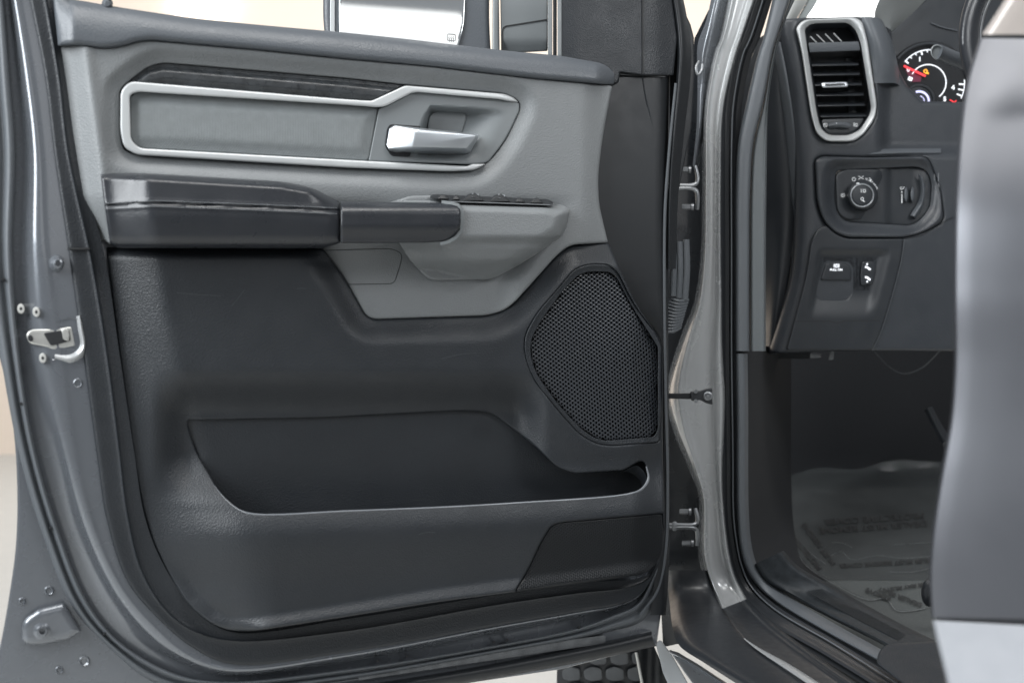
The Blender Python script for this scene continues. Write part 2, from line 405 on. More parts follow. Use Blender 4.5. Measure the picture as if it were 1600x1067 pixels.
# lower sill edge band with scuffed tape
strip('door_bottom_edge', [[(300, 1100, -12), (500, 1078, -12), (724, 1044, -12), (954, 1000, -12), (1018, 985, -12)], [(300, 1102, 2), (500, 1080, 2), (724, 1047, 2), (954, 1003, 2), (1018, 988, 2)],
    [(300, 1120, 4), (500, 1094, 4), (724, 1062, 4), (954, 1019, 4), (1022, 1003, 4)], [(300, 1124, -12), (500, 1100, -12), (724, 1067, -12), (954, 1024, -12), (1026, 1008, -12)]], BLACKD, door, ncross=3)
tape = mat('scuffed_tape', (.10, .105, .11), .6, bump=.8, bscale=300, var=.7, vscale=60)
panel('adhesive_tape', [(560, 1047), (690, 1028), (800, 1010), (946, 991), (946, 1004), (800, 1026), (690, 1042), (560, 1062)], flat(-6), tape, door, er=.5, skirt=4, grid=12)

# lower rear corner plate details: bracket bump, bolts
V, Fc = panel_geo(rpoly([(60, 950, 4), (100, 940, 3), (128, 985, 3), (110, 998, 4), (60, 1008, 16), (34, 1006, 18), (33, 968, 18)]), flat(2), er=11, skirt=4, grid=4)
mk('corner_bracket', V, Fc, PAINT, door)
disc('bracket_bolt', 66, 985, [(15, -3), (14, 2), (9, 4), (8, 9), (5, 9.4), (4.6, 4)], PAINT, door)
for (x, y, r) in [(77, 922, 6), (35, 938, 4), (132, 1032, 7), (93, 1046, 5), (92, 462, 6), (122, 598, 6), (75, 600, 4), (53, 458, 4)]:
    disc('pressed_dimple', x, y, [(r + 2, 15.4 if x > 100 else -12), (r, 17 if x > 100 else -10.5), (r * .6, 14 if x > 100 else -13)] if y < 700 else [(r + 2, -13.5), (r, -11), (r * .6, -13)], PAINT, door, n=18)
disc('rubber_buffer', 86, 411, [(14, 12), (13, 20), (10, 24), (8, 30), (5, 31), (4, 25)], PAINT, door, ax=.9, lean=(.15, 0))

# latch ------------------------------------------------------------
latch = panel('door_latch', rpoly([(40, 522, 8), (48, 514, 6), (88, 513, 4), (112, 509, 4), (118, 540, 3), (84, 547, 3), (72, 541, 6), (46, 537, 8)]), flat(17), ZINC, door, er=3, skirt=22, grid=3, label='bright zinc latch plate')
panel('latch_slot', rpoly([(68, 520, 3), (108, 514, 3), (111, 532, 3), (80, 540, 3)]), flat(17.8), VOID, latch, er=.4, skirt=2, grid=4)
panel('latch_jaw', rpoly([(96, 514, 2), (106, 512, 3), (109, 522, 2), (108, 533, 2), (99, 530, 3)]), flat(20), ZINC, latch, er=1.5, skirt=3, grid=3)
disc('latch_hole', 48, 528, [(5.5, 16), (5.2, 18.2), (4.6, 18.3)], VOID, latch, ax=.75, tilt=-.3, n=16)
strip('latch_recess', [[(84, 505, 17), (112, 496, 17), (124, 500, 17), (128, 520, 17), (130, 545, 17), (118, 560, 17), (82, 562, 17)], [(88, 511, 10), (110, 504, 10), (117, 507, 10), (119, 522, 10), (120, 540, 10), (112, 548, 10), (84, 552, 10)]], PAINT, door, ncross=4)
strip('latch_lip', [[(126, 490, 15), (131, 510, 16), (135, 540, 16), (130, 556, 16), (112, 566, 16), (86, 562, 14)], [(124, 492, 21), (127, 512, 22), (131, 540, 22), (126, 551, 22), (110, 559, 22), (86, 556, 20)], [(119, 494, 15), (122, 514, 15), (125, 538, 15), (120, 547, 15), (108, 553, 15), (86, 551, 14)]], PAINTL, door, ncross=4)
for (x, y) in [(33, 482), (57, 487), (67, 559)]:
    V, Fc = disc_geo(x, y, [(8, -8), (8, 4 + 14 * (x > 50)), (6.8, 6 + 14 * (x > 50)), (3, 6.2 + 14 * (x > 50)), (2.5, 4.5 + 14 * (x > 50))], n=22, ax=.72, tilt=-.1)
    s_ = mk('latch_screw', V, Fc, SCREW, door, sharp=30)
    V, Fc = disc_geo(x, y, [(2.2, 5.5 + 14 * (x > 50)), (2, 6.6 + 14 * (x > 50))], n=8); mk('screw_socket', V, Fc, INK, s_)

# window frame, sail panel -----------------------------------------
panel('sail_trim', [(877, -40), (877, 108), (950, 130), (966, 130), (969, 113), (1004, 118), (1040, 118), (1052, 118), (1058, 60), (1050, 0), (1044, -40)], lambda x, y: 16 - 10 * ss(1020, 1056, x) + 6 * ss(880, 900, x), BLACK, door, er=3, skirt=14, grid=14)
frame = strip('window_frame', [[(1040, -40, 6), (1052, 20, 6), (1058, 80, 6), (1056, 130, 6), (1050, 200, 6), (1044, 300, 6), (1043, 420, 6)], [(1046, -40, 16), (1058, 20, 16), (1063, 80, 16), (1061, 130, 14), (1054, 200, 14), (1047, 300, 12), (1045, 420, 10)], [(1054, -40, 12), (1066, 20, 12), (1071, 80, 12), (1067, 130, 10), (1059, 200, 10), (1051, 300, 8), (1048, 420, 6)], [(1058, -40, -8), (1072, 20, -8), (1080, 80, -8), (1078, 130, -8), (1070, 200, -10), (1060, 300, -10), (1056, 420, -10)]], BLACKD, door)
panel('frame_outer_skin', [(1050, -40), (1061, 0), (1079, 39), (1084, 58), (1085, 120), (1080, 200), (1060, 300), (1052, 420), (1046, 420), (1046, 100)], flat(-14), BLACKD, door, er=2, skirt=8, grid=14)
tube('frame_wire', [(1068, 84, 4), (1068, 110, 4), (1064, 130, 4), (1058, 150, 4)], 1.2, STEEL, door)
panel('run_channel', [(856, -40), (863, -40), (863, 90), (856, 88)], flat(14), GREYS, door, er=1.2, skirt=10, grid=10)
panel('run_channel_seal', [(864, -40), (870, -40), (870, 91), (864, 90)], flat(10), RUBBER, door, er=1, skirt=10, grid=10)
panel('run_channel_trim', [(871, -40), (878, -40), (878, 92), (871, 91)], flat(17), GREYS, door, er=2, skirt=10, grid=10)
strip('hinge_side_trim', [[(942, 100, 8), (936, 220, 8), (934, 300, 8), (946, 380, 8), (950, 420, 8), (990, 480, 6), (1026, 530, 4), (1034, 640, 4), (1034, 800, 4), (1024, 890, 4), (1016, 960, 2)],
   [(1004, 116, 12), (1010, 220, 12), (1012, 300, 12), (1012, 380, 12), (1014, 420, 12), (1020, 480, 12), (1034, 530, 10), (1037, 640, 10), (1037, 800, 10), (1033, 890, 8), (1026, 960, 6)],
   [(1040, 116, 8), (1038, 220, 8), (1036, 300, 8), (1036, 380, 8), (1037, 420, 8), (1038, 480, 8), (1039, 530, 8), (1040, 640, 8), (1041, 800, 8), (1040, 890, 6), (1036, 960, 4)],
   [(1046, 116, -16), (1044, 220, -16), (1044, 300, -16), (1044, 380, -16), (1044, 420, -16), (1044, 480, -16), (1044, 530, -16), (1045, 640, -16), (1046, 800, -16), (1045, 890, -16), (1040, 960, -16)]], BLACKD, door, ncross=3)
tube('hinge_side_seal', [(1056, 130, 9), (1046, 230, 10), (1039, 330, 10), (1038, 480, 10), (1040, 620, 10), (1043, 760, 10), (1040, 860, 8), (1028, 920, 6), (1000, 960, 4)], 2.4, RUBG, door, sides=8)
panel('trim_seam', [(1003, -40), (1005, -40), (1005.6, 116), (1003.6, 116)], flat(23.4), INK, door, er=0, skirt=1, grid=20)
tube('trim_crease', [(1004, 118, 12.5), (1009, 150, 13), (1016, 180, 13), (1021, 204, 12.4)], .8, BLACK, door, sides=6)
panel('trim_joint', [(968, 115), (1040, 119), (1040, 121), (968, 117)], flat(17), INK, door, er=0, skirt=3, grid=20)

# belt pad ---------------------------------------------------------
ytop = lambda x: L(x, [60, 80, 108, 189, 304, 405, 540, 635, 787, 885, 962, 970], [-34, -30, 0, 12, 29, 39, 51, 61, 79, 88, 101, 104])
ybot = lambda x: L(x, [60, 91, 118, 162, 189, 216, 236, 405, 540, 669, 837, 959, 970], [72, 72, 70, 76, 73, 65, 63, 78, 92, 103, 123, 133, 133])
def Hpad(x, y):
    t = np.clip((y - ytop(x)) / (ybot(x) - ytop(x)), 0, 1)
    return 18 + 30 * np.sqrt(np.clip(1 - (1 - t / .8) ** 2, 0, 1)) * (t < .8) + 30 * (t >= .8) - 26 * ss(930, 968, x) - 16 * (1 - ss(85, 118, x))
padout = rpoly([(79, -38, 2), (108, -2, 8), (189, 12, 30), (304, 29, 30), (405, 39, 30), (540, 51, 30), (635, 61, 30), (787, 79, 30), (885, 88, 20), (955, 100, 10), (968, 110, 7), (959, 133, 4), (837, 123, 20), (669, 103, 30), (540, 92, 30), (405, 78, 30), (236, 63, 14), (216, 65, 14), (189, 73, 14), (162, 76, 12), (118, 70, 12), (91, 72, 2)])
panel('belt_pad', padout, Hpad, PADTOP, door, grid=3, er=9, skirt=12)
disc('lock_pin', 168, 6, [(9, 14), (8, 22), (5, 26), (4, 27)], PADTOP, door, n=16)
tube('lock_rod', [(170, -30, 20), (170, 2, 22)], 3.6, BLACKD, door, sides=10, smooth=False)

# upper grey trim --------------------------------------------------
trimspear = rpoly([(202, 126, 3), (233, 103, 14), (256, 98, 10), (540, 122, 10), (632, 132, 2), (790, 146, 10), (812, 158, 8), (812, 172, 20), (790, 219, 30), (768, 248, 10), (745, 266, 14), (702, 269, 20), (540, 263, 20), (212, 243, 10), (192, 234, 8), (187, 205, 14), (187, 140, 10)])
yl = lambda x: L(x, [500, 530, 571, 584, 763, 787, 804, 871, 891, 950], [388, 421, 493, 499, 493, 485, 472, 396, 382, 379])
def HU(x, y):
    P = np.stack([x, y], 1)
    d = dist(P, trimspear)
    h = 40 + 0 * x
    h -= 13 * (1 - ss(0, 30, d))
    ridge = 128 + (y - 74) * .135
    h -= 24 * (1 - ss(-34, 6, x - ridge)) + 4 * np.exp(-((x - ridge - 8) / 9) ** 2) * -1
    h -= 10 * ss(905, 950, x)
    h += 8 * (1 - ss(60, 120, y - (x - 236) * .10)) * 0
    # recess under the armrest
    rec = ss(300, 384, y) * (1 - ss(0, 46, x - L(y, [300, 440, 500], [872, 775, 768])))
    h -= 26 * rec
    h += 8 * ss(395, 490, y) * rec
    return h
up = rpoly([(91, 72, 2), (118, 70, 12), (162, 76, 12), (189, 73, 14), (216, 65, 14), (236, 63, 14), (405, 78, 30), (540, 92, 30), (669, 103, 30), (837, 123, 20), (957, 134, 4), (942, 209, 40), (934, 277, 40), (936, 320, 30), (943, 350, 20), (950, 379, 3), (891, 382, 16), (871, 397, 12), (804, 472, 20), (787, 485, 14), (763, 493, 12), (584, 499, 10), (571, 493, 10), (530, 421, 20), (500, 386, 3), (169, 380, 3), (166, 376, 2), (140, 378, 2), (111, 202, 40)])
upper = panel('upper_trim_panel', up, HU, GREY, door, grid=5, er=4, skirt=26, holes=[trimspear], hole_er=3)
# cover cap outline and pod seam (raised fine beads)
cap_ = rpoly([(505, 391, 3), (612, 388, 12), (629, 396, 8), (626, 412, 14), (616, 443, 8), (545, 444, 2)], 2)
V, Fc = line_geo(resample(cap_, 3), 1.2, DOOR, lambda x, y: HU(x, y) - .1, closed=True, th=.35)
mk('cover_cap_seam', V, Fc, INK, upper)
# decorative strip
deco_l = [(204, 125), (233, 103.5), (256, 98.5), (540, 122.5), (630, 133), (582, 156), (540, 154), (206, 127)]
def Hdeco(x, y):
    yt = L(x, [204, 233, 256, 540, 640], [125, 103.5, 98.5, 122.5, 133]); return 23 + 9 * ss(5, 13, y - yt) - 3 * ss(22, 30, y - yt)
panel('accent_strip', rpoly(deco_l, 3), Hdeco, DECO, door, grid=3, er=1.0, skirt=6)
# bezel
bez = rpoly([(810.5, 160, 1), (804, 153.5, 6), (790, 147, 12), (652, 135, 10), (633, 133.5, 4), (581, 157.5, 4), (540, 155, 10), (204, 127, 8), (188.5, 141, 10), (188, 205, 10), (194, 231, 9), (214, 242, 8), (540, 262, 10), (702, 268, 12), (743, 266, 10), (759, 256, 1),
   (738, 256, 1), (730, 259.5, 1), (576, 251.5, 5), (218, 231.5, 11), (205, 219, 8), (203, 148, 9), (216, 143.5, 6), (540, 164, 8), (592, 168, 8), (603, 166, 8), (647, 143.5, 8), (783, 155.5, 3), (792, 158, 1)])
panel('silver_bezel', bez, lambda x, y: 37 - 5 * ss(780, 812, x), SILVER, door, grid=4, er=3.2, skirt=14)
fab = rpoly([(204, 149, 8), (216, 144, 5), (540, 164.5, 8), (591, 169, 2), (576, 251, 2), (540, 249, 8), (218, 231, 10), (205, 219, 8)])
panel('fabric_insert', fab, lambda x, y: 25 + 5 * ss(0, 22, dist(np.stack([x, y], 1), fab)), FABRIC, door, grid=5, er=2, skirt=6)
# handle cup
cup = rpoly([(592, 169, 2), (603, 166, 8), (647, 143.5, 8), (783, 155.5, 5), (811, 160, 4), (812, 172, 20), (790, 219, 30), (762, 254, 6), (738, 257, 3), (576, 251.5, 2)])
def Hcup(x, y):
    h = 29 + 0 * x
    u = (x - 660) / 110.0
    # scoop behind the lever: steep on the left, ramping out to the right; ceiling along its top
    top = L(x, [655, 672, 770, 800], [192, 164, 170, 174])
    m = ss(-1, 13, y - top) * (1 - ss(214, 250, y))
    w = ss(659, 673, x + (y - 180) * .25) * (1 - ss(715, 788, x + (y - 190) * .55))
    h -= 27 * m * w
    h -= 8 * ss(612, 690, x) * ss(205, 232, y) * (1 - ss(236, 254, y)) * (1 - ss(720, 760, x))
    return h
cupo = panel('handle_cup', cup, Hcup, GREYS, door, grid=2.6, er=2, skirt=8)
panel('cup_pad', rpoly([(668, 200, 3), (671, 180, 7), (682, 173.5, 6), (726, 176, 6), (729, 182, 3), (722, 208, 3), (700, 214, 2), (668, 210, 2)]), flat(6.5), GREYS, cupo, er=1.5, skirt=4, grid=5)
# lever: faceted
hv = [(603, 226, 20), (605, 206, 22), (613, 195, 22), (655, 201, 26), (746, 209.5, 30), (749, 213, 28), (735, 237, 28), (727, 240, 26), (655, 241, 24), (612, 241, 20)]
hb = [(606, 224, 60), (609, 208, 60), (616, 199, 60)]
LV = [(603, 228, 20), (608, 199, 22), (616, 195, 24), (655, 201, 26), (747, 210, 26), (748.5, 213, 24), (735, 238, 24), (727, 241, 22), (650, 243, 20), (612, 241, 20),
      (604, 227, 34), (608.5, 201, 36), (617, 196, 38), (655, 202.5, 60), (742, 210.5, 56), (744, 213.5, 55), (729, 231.5, 54), (645, 229.5, 58), (607, 232, 36), (649, 207, 61)]
bm = bmesh.new()
def hull_obj(name, pts, m, parent, bev=1.6, M=DOOR, label=None, seg=3):
    V = M(*np.array(pts, float).T); bm = bmesh.new()
    for v in V: bm.verts.new(v)
    r = bmesh.ops.convex_hull(bm, input=bm.verts)
    junk = [g for g in r['geom_interior'] + r['geom_unused'] if isinstance(g, bmesh.types.BMVert) and g.is_valid]
    if junk: bmesh.ops.delete(bm, geom=list(set(junk)), context='VERTS')
    bmesh.ops.dissolve_limit(bm, angle_limit=math.radians(9), verts=bm.verts, edges=bm.edges)
    k = 0.001 * bev
    bmesh.ops.bevel(bm, geom=list(bm.edges), offset=k, segments=seg, profile=.6, affect='EDGES', clamp_overlap=True)
    bm.verts.index_update()
    V = [v.co[:] for v in bm.verts]; Fc = [[v.index for v in f.verts] for f in bm.faces]; bm.free()
    return mk(name, V, Fc, m, parent, sharp=40, label=label)
lever = hull_obj('door_lever', LV, CHROME, door, bev=1.3)
panel('lever_slot', rpoly([(610, 194, 2), (657, 197, 2), (657, 200, 1), (640, 245, 1), (612, 244, 4), (601, 228, 5), (605, 200, 6)]), flat(29.6), BLACKD, cupo, er=.3, skirt=2, grid=5)

# armrest ----------------------------------------------------------
armo = rpoly([(157, 268, 5), (200, 268, 10), (236, 271, 20), (439, 283, 40), (484, 291, 24), (531, 315, 3), (532, 379, 3), (506, 388, 8), (182, 387, 7), (172, 380, 6), (162, 310, 40)])
seam = lambda x: L(x, [160, 170, 240, 300, 400, 530], [322, 321, 317, 319.5, 323, 329])
atop = lambda x: L(x, [157, 236, 439, 484, 531], [268, 271, 283, 291, 315])
def Harm(x, y):
    t = y - atop(x)
    h = 46 + 48 * np.sqrt(np.clip(1 - (1 - np.clip(t / 13, 0, 1)) ** 2, 0, 1)) + 5 * ss(6, 60, t)
    h -= 34 * (1 - ss(0, 78, x - 160 - (y - 270) * .12))
    h -= 6 * ss(330, 388, y) + 22 * (1 - np.sqrt(np.clip(1 - np.clip((y - 366) / 22, 0, 1) ** 2, 0, 1)))
    h -= 2.2 * np.exp(-((y - seam(x)) / 1.5) ** 2)
    h += 1.0 * np.exp(-((y - seam(x) + 4) / 3) ** 2) + 1.0 * np.exp(-((y - seam(x) - 5) / 3) ** 2)
    h -= 3 * np.exp(-((x - 206) / 15) ** 2) * (1 - ss(275, 320, y))
    h -= 16 * ss(480, 531, x) * (1 - ss(0, 30, y - atop(x)))
    return h
arm = panel('armrest', armo, Harm, ARM, door, grid=3, er=5, skirt=60)
bag = Bag()
for off in (-4.0, 5.0):
    x = 168.0
    while x < 527:
        P = [(x, seam(x) + off), (x + 2.2, seam(x + 2.2) + off)]
        P = [(float(a), float(b)) for a, b in P]
        h = Harm(np.array([x + 1.]), np.array([P[0][1]]))[0]
        V, Fc = tube_geo([(P[0][0], P[0][1], h - .1), ((P[0][0] + P[1][0]) / 2, P[0][1], h + .5), (P[1][0], P[1][1], h - .1)], .55, sides=5, n=1, smooth=False); bag.add(V, Fc)
        x += 3.6
THREAD = mat('grey_thread', (.17, .18, .19), .7, var=.05)
bag.mk('stitching', THREAD, arm)
# pull pod
podF = rpoly([(622, 312, 6), (640, 306, 8), (672, 305, 3), (864, 318, 4), (886, 321, 5), (890.5, 330, 6), (886, 352, 20), (878, 370, 12), (858, 382, 20), (838, 398, 30), (804, 418, 24), (769, 436, 14), (675, 438, 12), (662, 430, 10), (637, 402, 20), (624, 379, 2), (560, 378, 2), (560, 330, 2)])
topy = lambda x: L(x, [560, 672, 720, 864, 890], [314, 314, 317, 322, 325])
pod_r = [(872, 318), (886, 321), (890.5, 330), (886, 352), (878, 370), (858, 382), (838, 398), (804, 418)]
def Hpod(x, y):
    t = y - topy(x)
    h = 60 + 44 * np.sqrt(np.clip(1 - (1 - np.clip(t / 13, 0, 1)) ** 2, 0, 1))
    h -= 14 * ss(366, 384, y) + 8 * ss(384, 402, y) + 52 * ss(398, 440, y)
    d = np.clip(dist(np.stack([x, y], 1), pod_r, closed=False), 0, 24)
    h -= 1.5 * (24 - np.sqrt(24 ** 2 - (24 - d) ** 2)) * ss(312, 324, y)
    lx = 624 + 34 * (y - 378) / 40
    h -= 30 * (1 - ss(0, 90, x - lx)) * ss(374, 392, y)
    return np.maximum(h, 24)
pod = panel('pull_handle_pod', podF, Hpod, GREY, door, grid=3, er=4, skirt=50)
pad = rpoly([(532.5, 314.5, 2), (700, 316.5, 10), (719.5, 321, 10), (720, 358, 16), (700, 377, 16), (660, 379, 10), (532.5, 379.5, 2)])
def Hpadp(x, y):
    t = y - 314; return 82 + 33 * np.sqrt(np.clip(1 - (1 - np.clip(t / 20, 0, 1)) ** 2, 0, 1)) - 10 * ss(350, 380, y)
panel('pull_handle_pad', pad, Hpadp, ARM, door, grid=3, er=3.5, skirt=34)
V, Fc = line_geo([(690, 315.2), (706, 317), (716, 320), (721.5, 327), (722.5, 345), (721, 360), (712, 371), (700, 378), (688, 380.6)], 5, DOOR, lambda x, y: 107 - 4 * ss(340, 380, y) - 18 * (1 - ss(314, 322, y)), th=3)
mk('pad_surround', V, Fc, GREYS, pod)
# switch bank
def Mtop(x, y, h): return DOOR(x, y, h)
swp = hull_obj('window_switch_panel', [(672, 304, 52), (680, 303.5, 40), (856, 311, 40), (866, 316, 60), (864, 319, 84), (858, 319.6, 88), (708, 314.2, 92), (690, 312.5, 88), (672, 308.5, 70), (674, 306, 52)], BLACKD, door, bev=.9)
for (x0, x1, yb, hh, bright) in [(682, 702, 309.6, 6.5, 0), (706, 719, 310.5, 6.5, 0), (722, 757, 312.6, 12, 1), (763, 798, 314, 12, 1), (803, 821, 314.6, 6.5, 0), (827, 849, 316, 7.5, 0)]:
    w = x1 - x0
    s_ = hull_obj('window_switch', [(x0, yb, 60), (x0 + w * .25, yb - hh * .75, 62), (x0 + w * .55, yb - hh, 64), (x0 + w * .85, yb - hh * .5, 64), (x1, yb, 62), (x0 + 1, yb + .6, 84), (x0 + w * .3, yb - hh * .6, 82), (x0 + w * .6, yb - hh * .8, 82), (x1 - 1, yb + .8, 86)], BLACKD, swp, bev=.8)
    if bright:
        hull_obj('switch_insert', [(x0 + w * .45, yb - hh * .95, 70), (x0 + w * .75, yb - hh * .8, 70), (x0 + w * .42, yb - hh * .42, 84), (x0 + w * .74, yb - hh * .35, 84)], CHROME, swp, bev=.4)
tube('switch_panel_edge', [(706, 314.8, 92.6), (780, 317.2, 91), (860, 320, 88.6)], .8, STEEL, swp, sides=6)

# lower black trim -------------------------------------------------
inset = np.array(rpoly([(500, 386, 3), (530, 421, 20), (571, 493, 10), (584, 499, 10), (763, 493, 12), (787, 485, 14), (804, 472, 20), (871, 397, 12), (891, 382, 16), (950, 379, 3)]))
low = rpoly([(166, 386, 2), (506, 389, 3), (530, 421, 20), (571, 493, 10), (584, 499.5, 10), (763, 494, 12), (787, 486, 14), (804, 473, 20), (871, 398, 12), (891, 383, 16), (951, 380, 3), (968, 420, 20), (992, 472, 20), (1030, 528, 14), (1035, 545, 8), (1036, 700, 20), (1038, 800, 20), (1036, 850, 16), (1010, 896, 12), (803, 924, 30), (672, 941, 40), (539, 963, 60), (396, 985, 40), (355, 984, 24), (325, 970, 24), (292, 941, 30), (248, 872, 40), (224, 803, 50), (206, 698, 60), (185, 540, 60)])
pocket = rpoly([(292, 656, 6), (500, 652, 20), (719, 641, 20), (766, 643, 16), (792, 662, 20), (837, 697, 20), (871, 730, 12), (897, 739, 12), (974, 734, 3), (1000, 719, 6), (1008, 722, 6), (1012, 748, 10), (1001, 764, 12), (978, 771, 14), (810, 784, 40), (539, 797, 40), (402, 802, 14), (374, 795, 14), (344, 769, 20), (303, 700, 40)])
spk_out = rpoly([(950, 413, 6), (922, 412, 10), (898, 419, 12), (871, 451, 16), (837, 491, 20), (821, 522, 16), (819, 545, 16), (825, 572, 16), (838, 598, 16), (871, 640, 20), (905, 678, 16), (932, 693, 14), (956, 696, 10), (1030, 690, 5), (1034, 640, 5), (1034, 540, 8), (1026, 523, 10), (989, 472, 20), (966, 425, 12)])
ins_o = rpoly([(861, 820, 8), (878, 815, 8), (1016, 803, 10), (1036, 801, 2), (1037, 850, 10), (1032, 872, 14), (1009, 895.5, 8), (804, 923.5, 3), (823, 893, 14), (844, 848, 14)])
xl = lambda y: L(y, [386, 540, 698, 803, 872, 941, 970, 985], [166, 186, 206, 224, 248, 292, 325, 355])
low_edge = [(236, 845), (248, 872), (292, 941), (325, 970), (355, 984), (396, 985), (539, 963), (672, 941), (803, 924), (1009, 896)]
def HL(x, y):
    P = np.stack([x, y], 1)
    d = dist(P, inset, closed=False)
    # side wing on the left, belly, pocket lip
    rdg = L(y, [386, 400, 593, 640, 700, 800], [250, 254, 285, 300, 330, 400])
    rf = L(y, [386, 520, 600, 700, 850], [6, 10, 40, 70, 110])
    h = 46 + 0 * x
    wing = 1 - ss(0, 1, (x - xl(y)) / (rdg + rf * .3 - xl(y)))
    h -= 36 * wing
    h -= 20 * (1 - ss(0, 42, d)) * ss(480, 560, x + (y - 380)) 
    h -= 14 * (1 - ss(386, 404, y)) * (1 - ss(470, 520, x))
    # wall sloping back above the pocket
    inn = ss(235, 300, x) * (1 - ss(800, 860, x))
    back = ss(575, 660, y) * (1 - ss(655, 760, y)) * inn
    h -= 40 * ss(574, 650, y) * inn * (1 - ss(700, 790, y))
    # bin front
    rim = L(x, [300, 396, 539, 810, 982, 1036], [800, 800, 797, 784, 770, 760])
    h += 34 * ss(-60, 40, y - rim) * ss(200, 400, x)
    h -= 8 * ss(40, 120, y - rim)
    h += 10 * (1 - ss(0, 24, dist(P, low_edge, closed=False))) * ss(850, 965, y + np.maximum(x - 300, 0) * .6)
    # speaker surround
    ds = dist(P, spk_out)
    h += 10 * (1 - ss(0, 60, ds)) * ss(760, 880, x)
    h -= 14 * ss(985, 1036, x) * ss(600, 700, y)
    return h
lower = panel('lower_trim_panel', low, HL, BLACK, door, grid=5, er=4, skirt=24, holes=[pocket, spk_out, ins_o], hole_er=3.2)
scm = mat('pale_scuff', (.030, .034, .038), .6, var=.5, vscale=120)
for pts in ([(654, 834), (666, 831), (680, 831)], [(462, 451), (470, 450), (479, 450.5)], [(276, 457), (310, 460), (345, 462)], [(690, 560), (720, 553), (745, 551)], [(362, 478), (372, 466), (382, 452)], [(800, 800), (812, 797), (826, 790)]):
    V, Fc = line_geo(catmull(pts, 5), 1.1, DOOR, lambda x, y: HL(x, y) + .15, th=.25); mk('scuff_mark', V, Fc, scm, lower)
rimc = catmull([(306, 708), (344, 770), (374, 796), (402, 803), (539, 798), (700, 791.5), (810, 785), (978, 772), (1002, 764), (1013, 748), (1010, 728)], 8)
V, Fc = tube_geo([(x, y, h) for (x, y), h in zip(rimc, HL(rimc[:, 0], rimc[:, 1]) - 1.2)], [.3, 1.0, 1.5, 1.6, 1.6, 1.6, 1.8, 2.4, 1.2], sides=8, smooth=False)
mk('pocket_rim_highlight', V, Fc, mat('painted_rim_highlight', (.16, .17, .185), .33, bump=.2, bscale=500), lower)  # paler tube paints the highlight along the black pocket lip
# pocket interior
po = np.array(pocket); pc = po.mean(0)
po_big = pc + (po - pc) * np.array([1.03, 1.05])
def Hpk(x, y): return 0 * x - 1 - 5 * ss(640, 780, y)
pk = panel('map_pocket', po_big, lambda x, y: np.minimum(Hpk(x, y), HL(x, y) - 6), BLACK, door, grid=9, er=0, skirt=3)
V, Fc = strip_geo([[(960, 736, 26), (985, 738, 26), (1001, 752, 26), (1000, 768, 26), (985, 780, 26)], [(974, 735, 44), (996, 727, 50), (1010, 745, 52), (1006, 765, 50), (985, 773, 46)]], DOOR)
mk('pocket_end', V, Fc, BLACK, pk)
b = Bag()
b.add(*line_geo(arc(754, 672, 13, 115, 245, 12), .9, DOOR, lambda x, y: Hpk(x, y) - .2))
b.add(*line_geo(arc(752, 672, 15, -60, 70, 12), .9, DOOR, lambda x, y: Hpk(x, y) - .2))
b.add(*text_geo('+@', 754, 671, 13, DOOR, lambda x, y: Hpk(x, y), extr=.3))
b.mk('moulded_mark', BLACK, pk)
# trim side flange (between panel and painted edge)
fl0 = [(p[0], p[1], 14) for p in K['flange']]
inner = [(70, -30), (100, 120), (116, 236), (158, 391), (184, 560), (205, 700), (222, 805), (246, 870), (290, 940), (330, 975), (372, 988), (539, 966), (775, 928), (900, 910), (1005, 898), (1028, 872), (1036, 820)]
fine = [(66, -30), (92, 120), (106, 236), (143, 407), (168, 560), (186, 700), (199, 803), (222, 893), (262, 955), (304, 985), (365, 1000), (539, 985), (775, 944), (900, 926), (990, 914), (1020, 895), (1035, 830)]
def cl(rl, h, dx=0): return [(x + dx, y, h) for x, y in rl]
strip('trim_flange', [cl(K['flange'], 15), cl(K['flange'], 19, 3), cl([(a[0] * .5 + b_[0] * .5, a[1] * .5 + b_[1] * .5) for a, b_ in zip(K['flange'], fine)], 19), cl(fine, 20, -1.5), cl(fine, 22.5), cl(fine, 19, 2), cl(inner, 16, 4)], BLACK, door, ncross=3, n=12)
panel('flange_joint', [(106, 386.5), (142, 386.5), (142, 389.5), (106, 389.5)], flat(23), INK, door, er=0, skirt=4, grid=10)
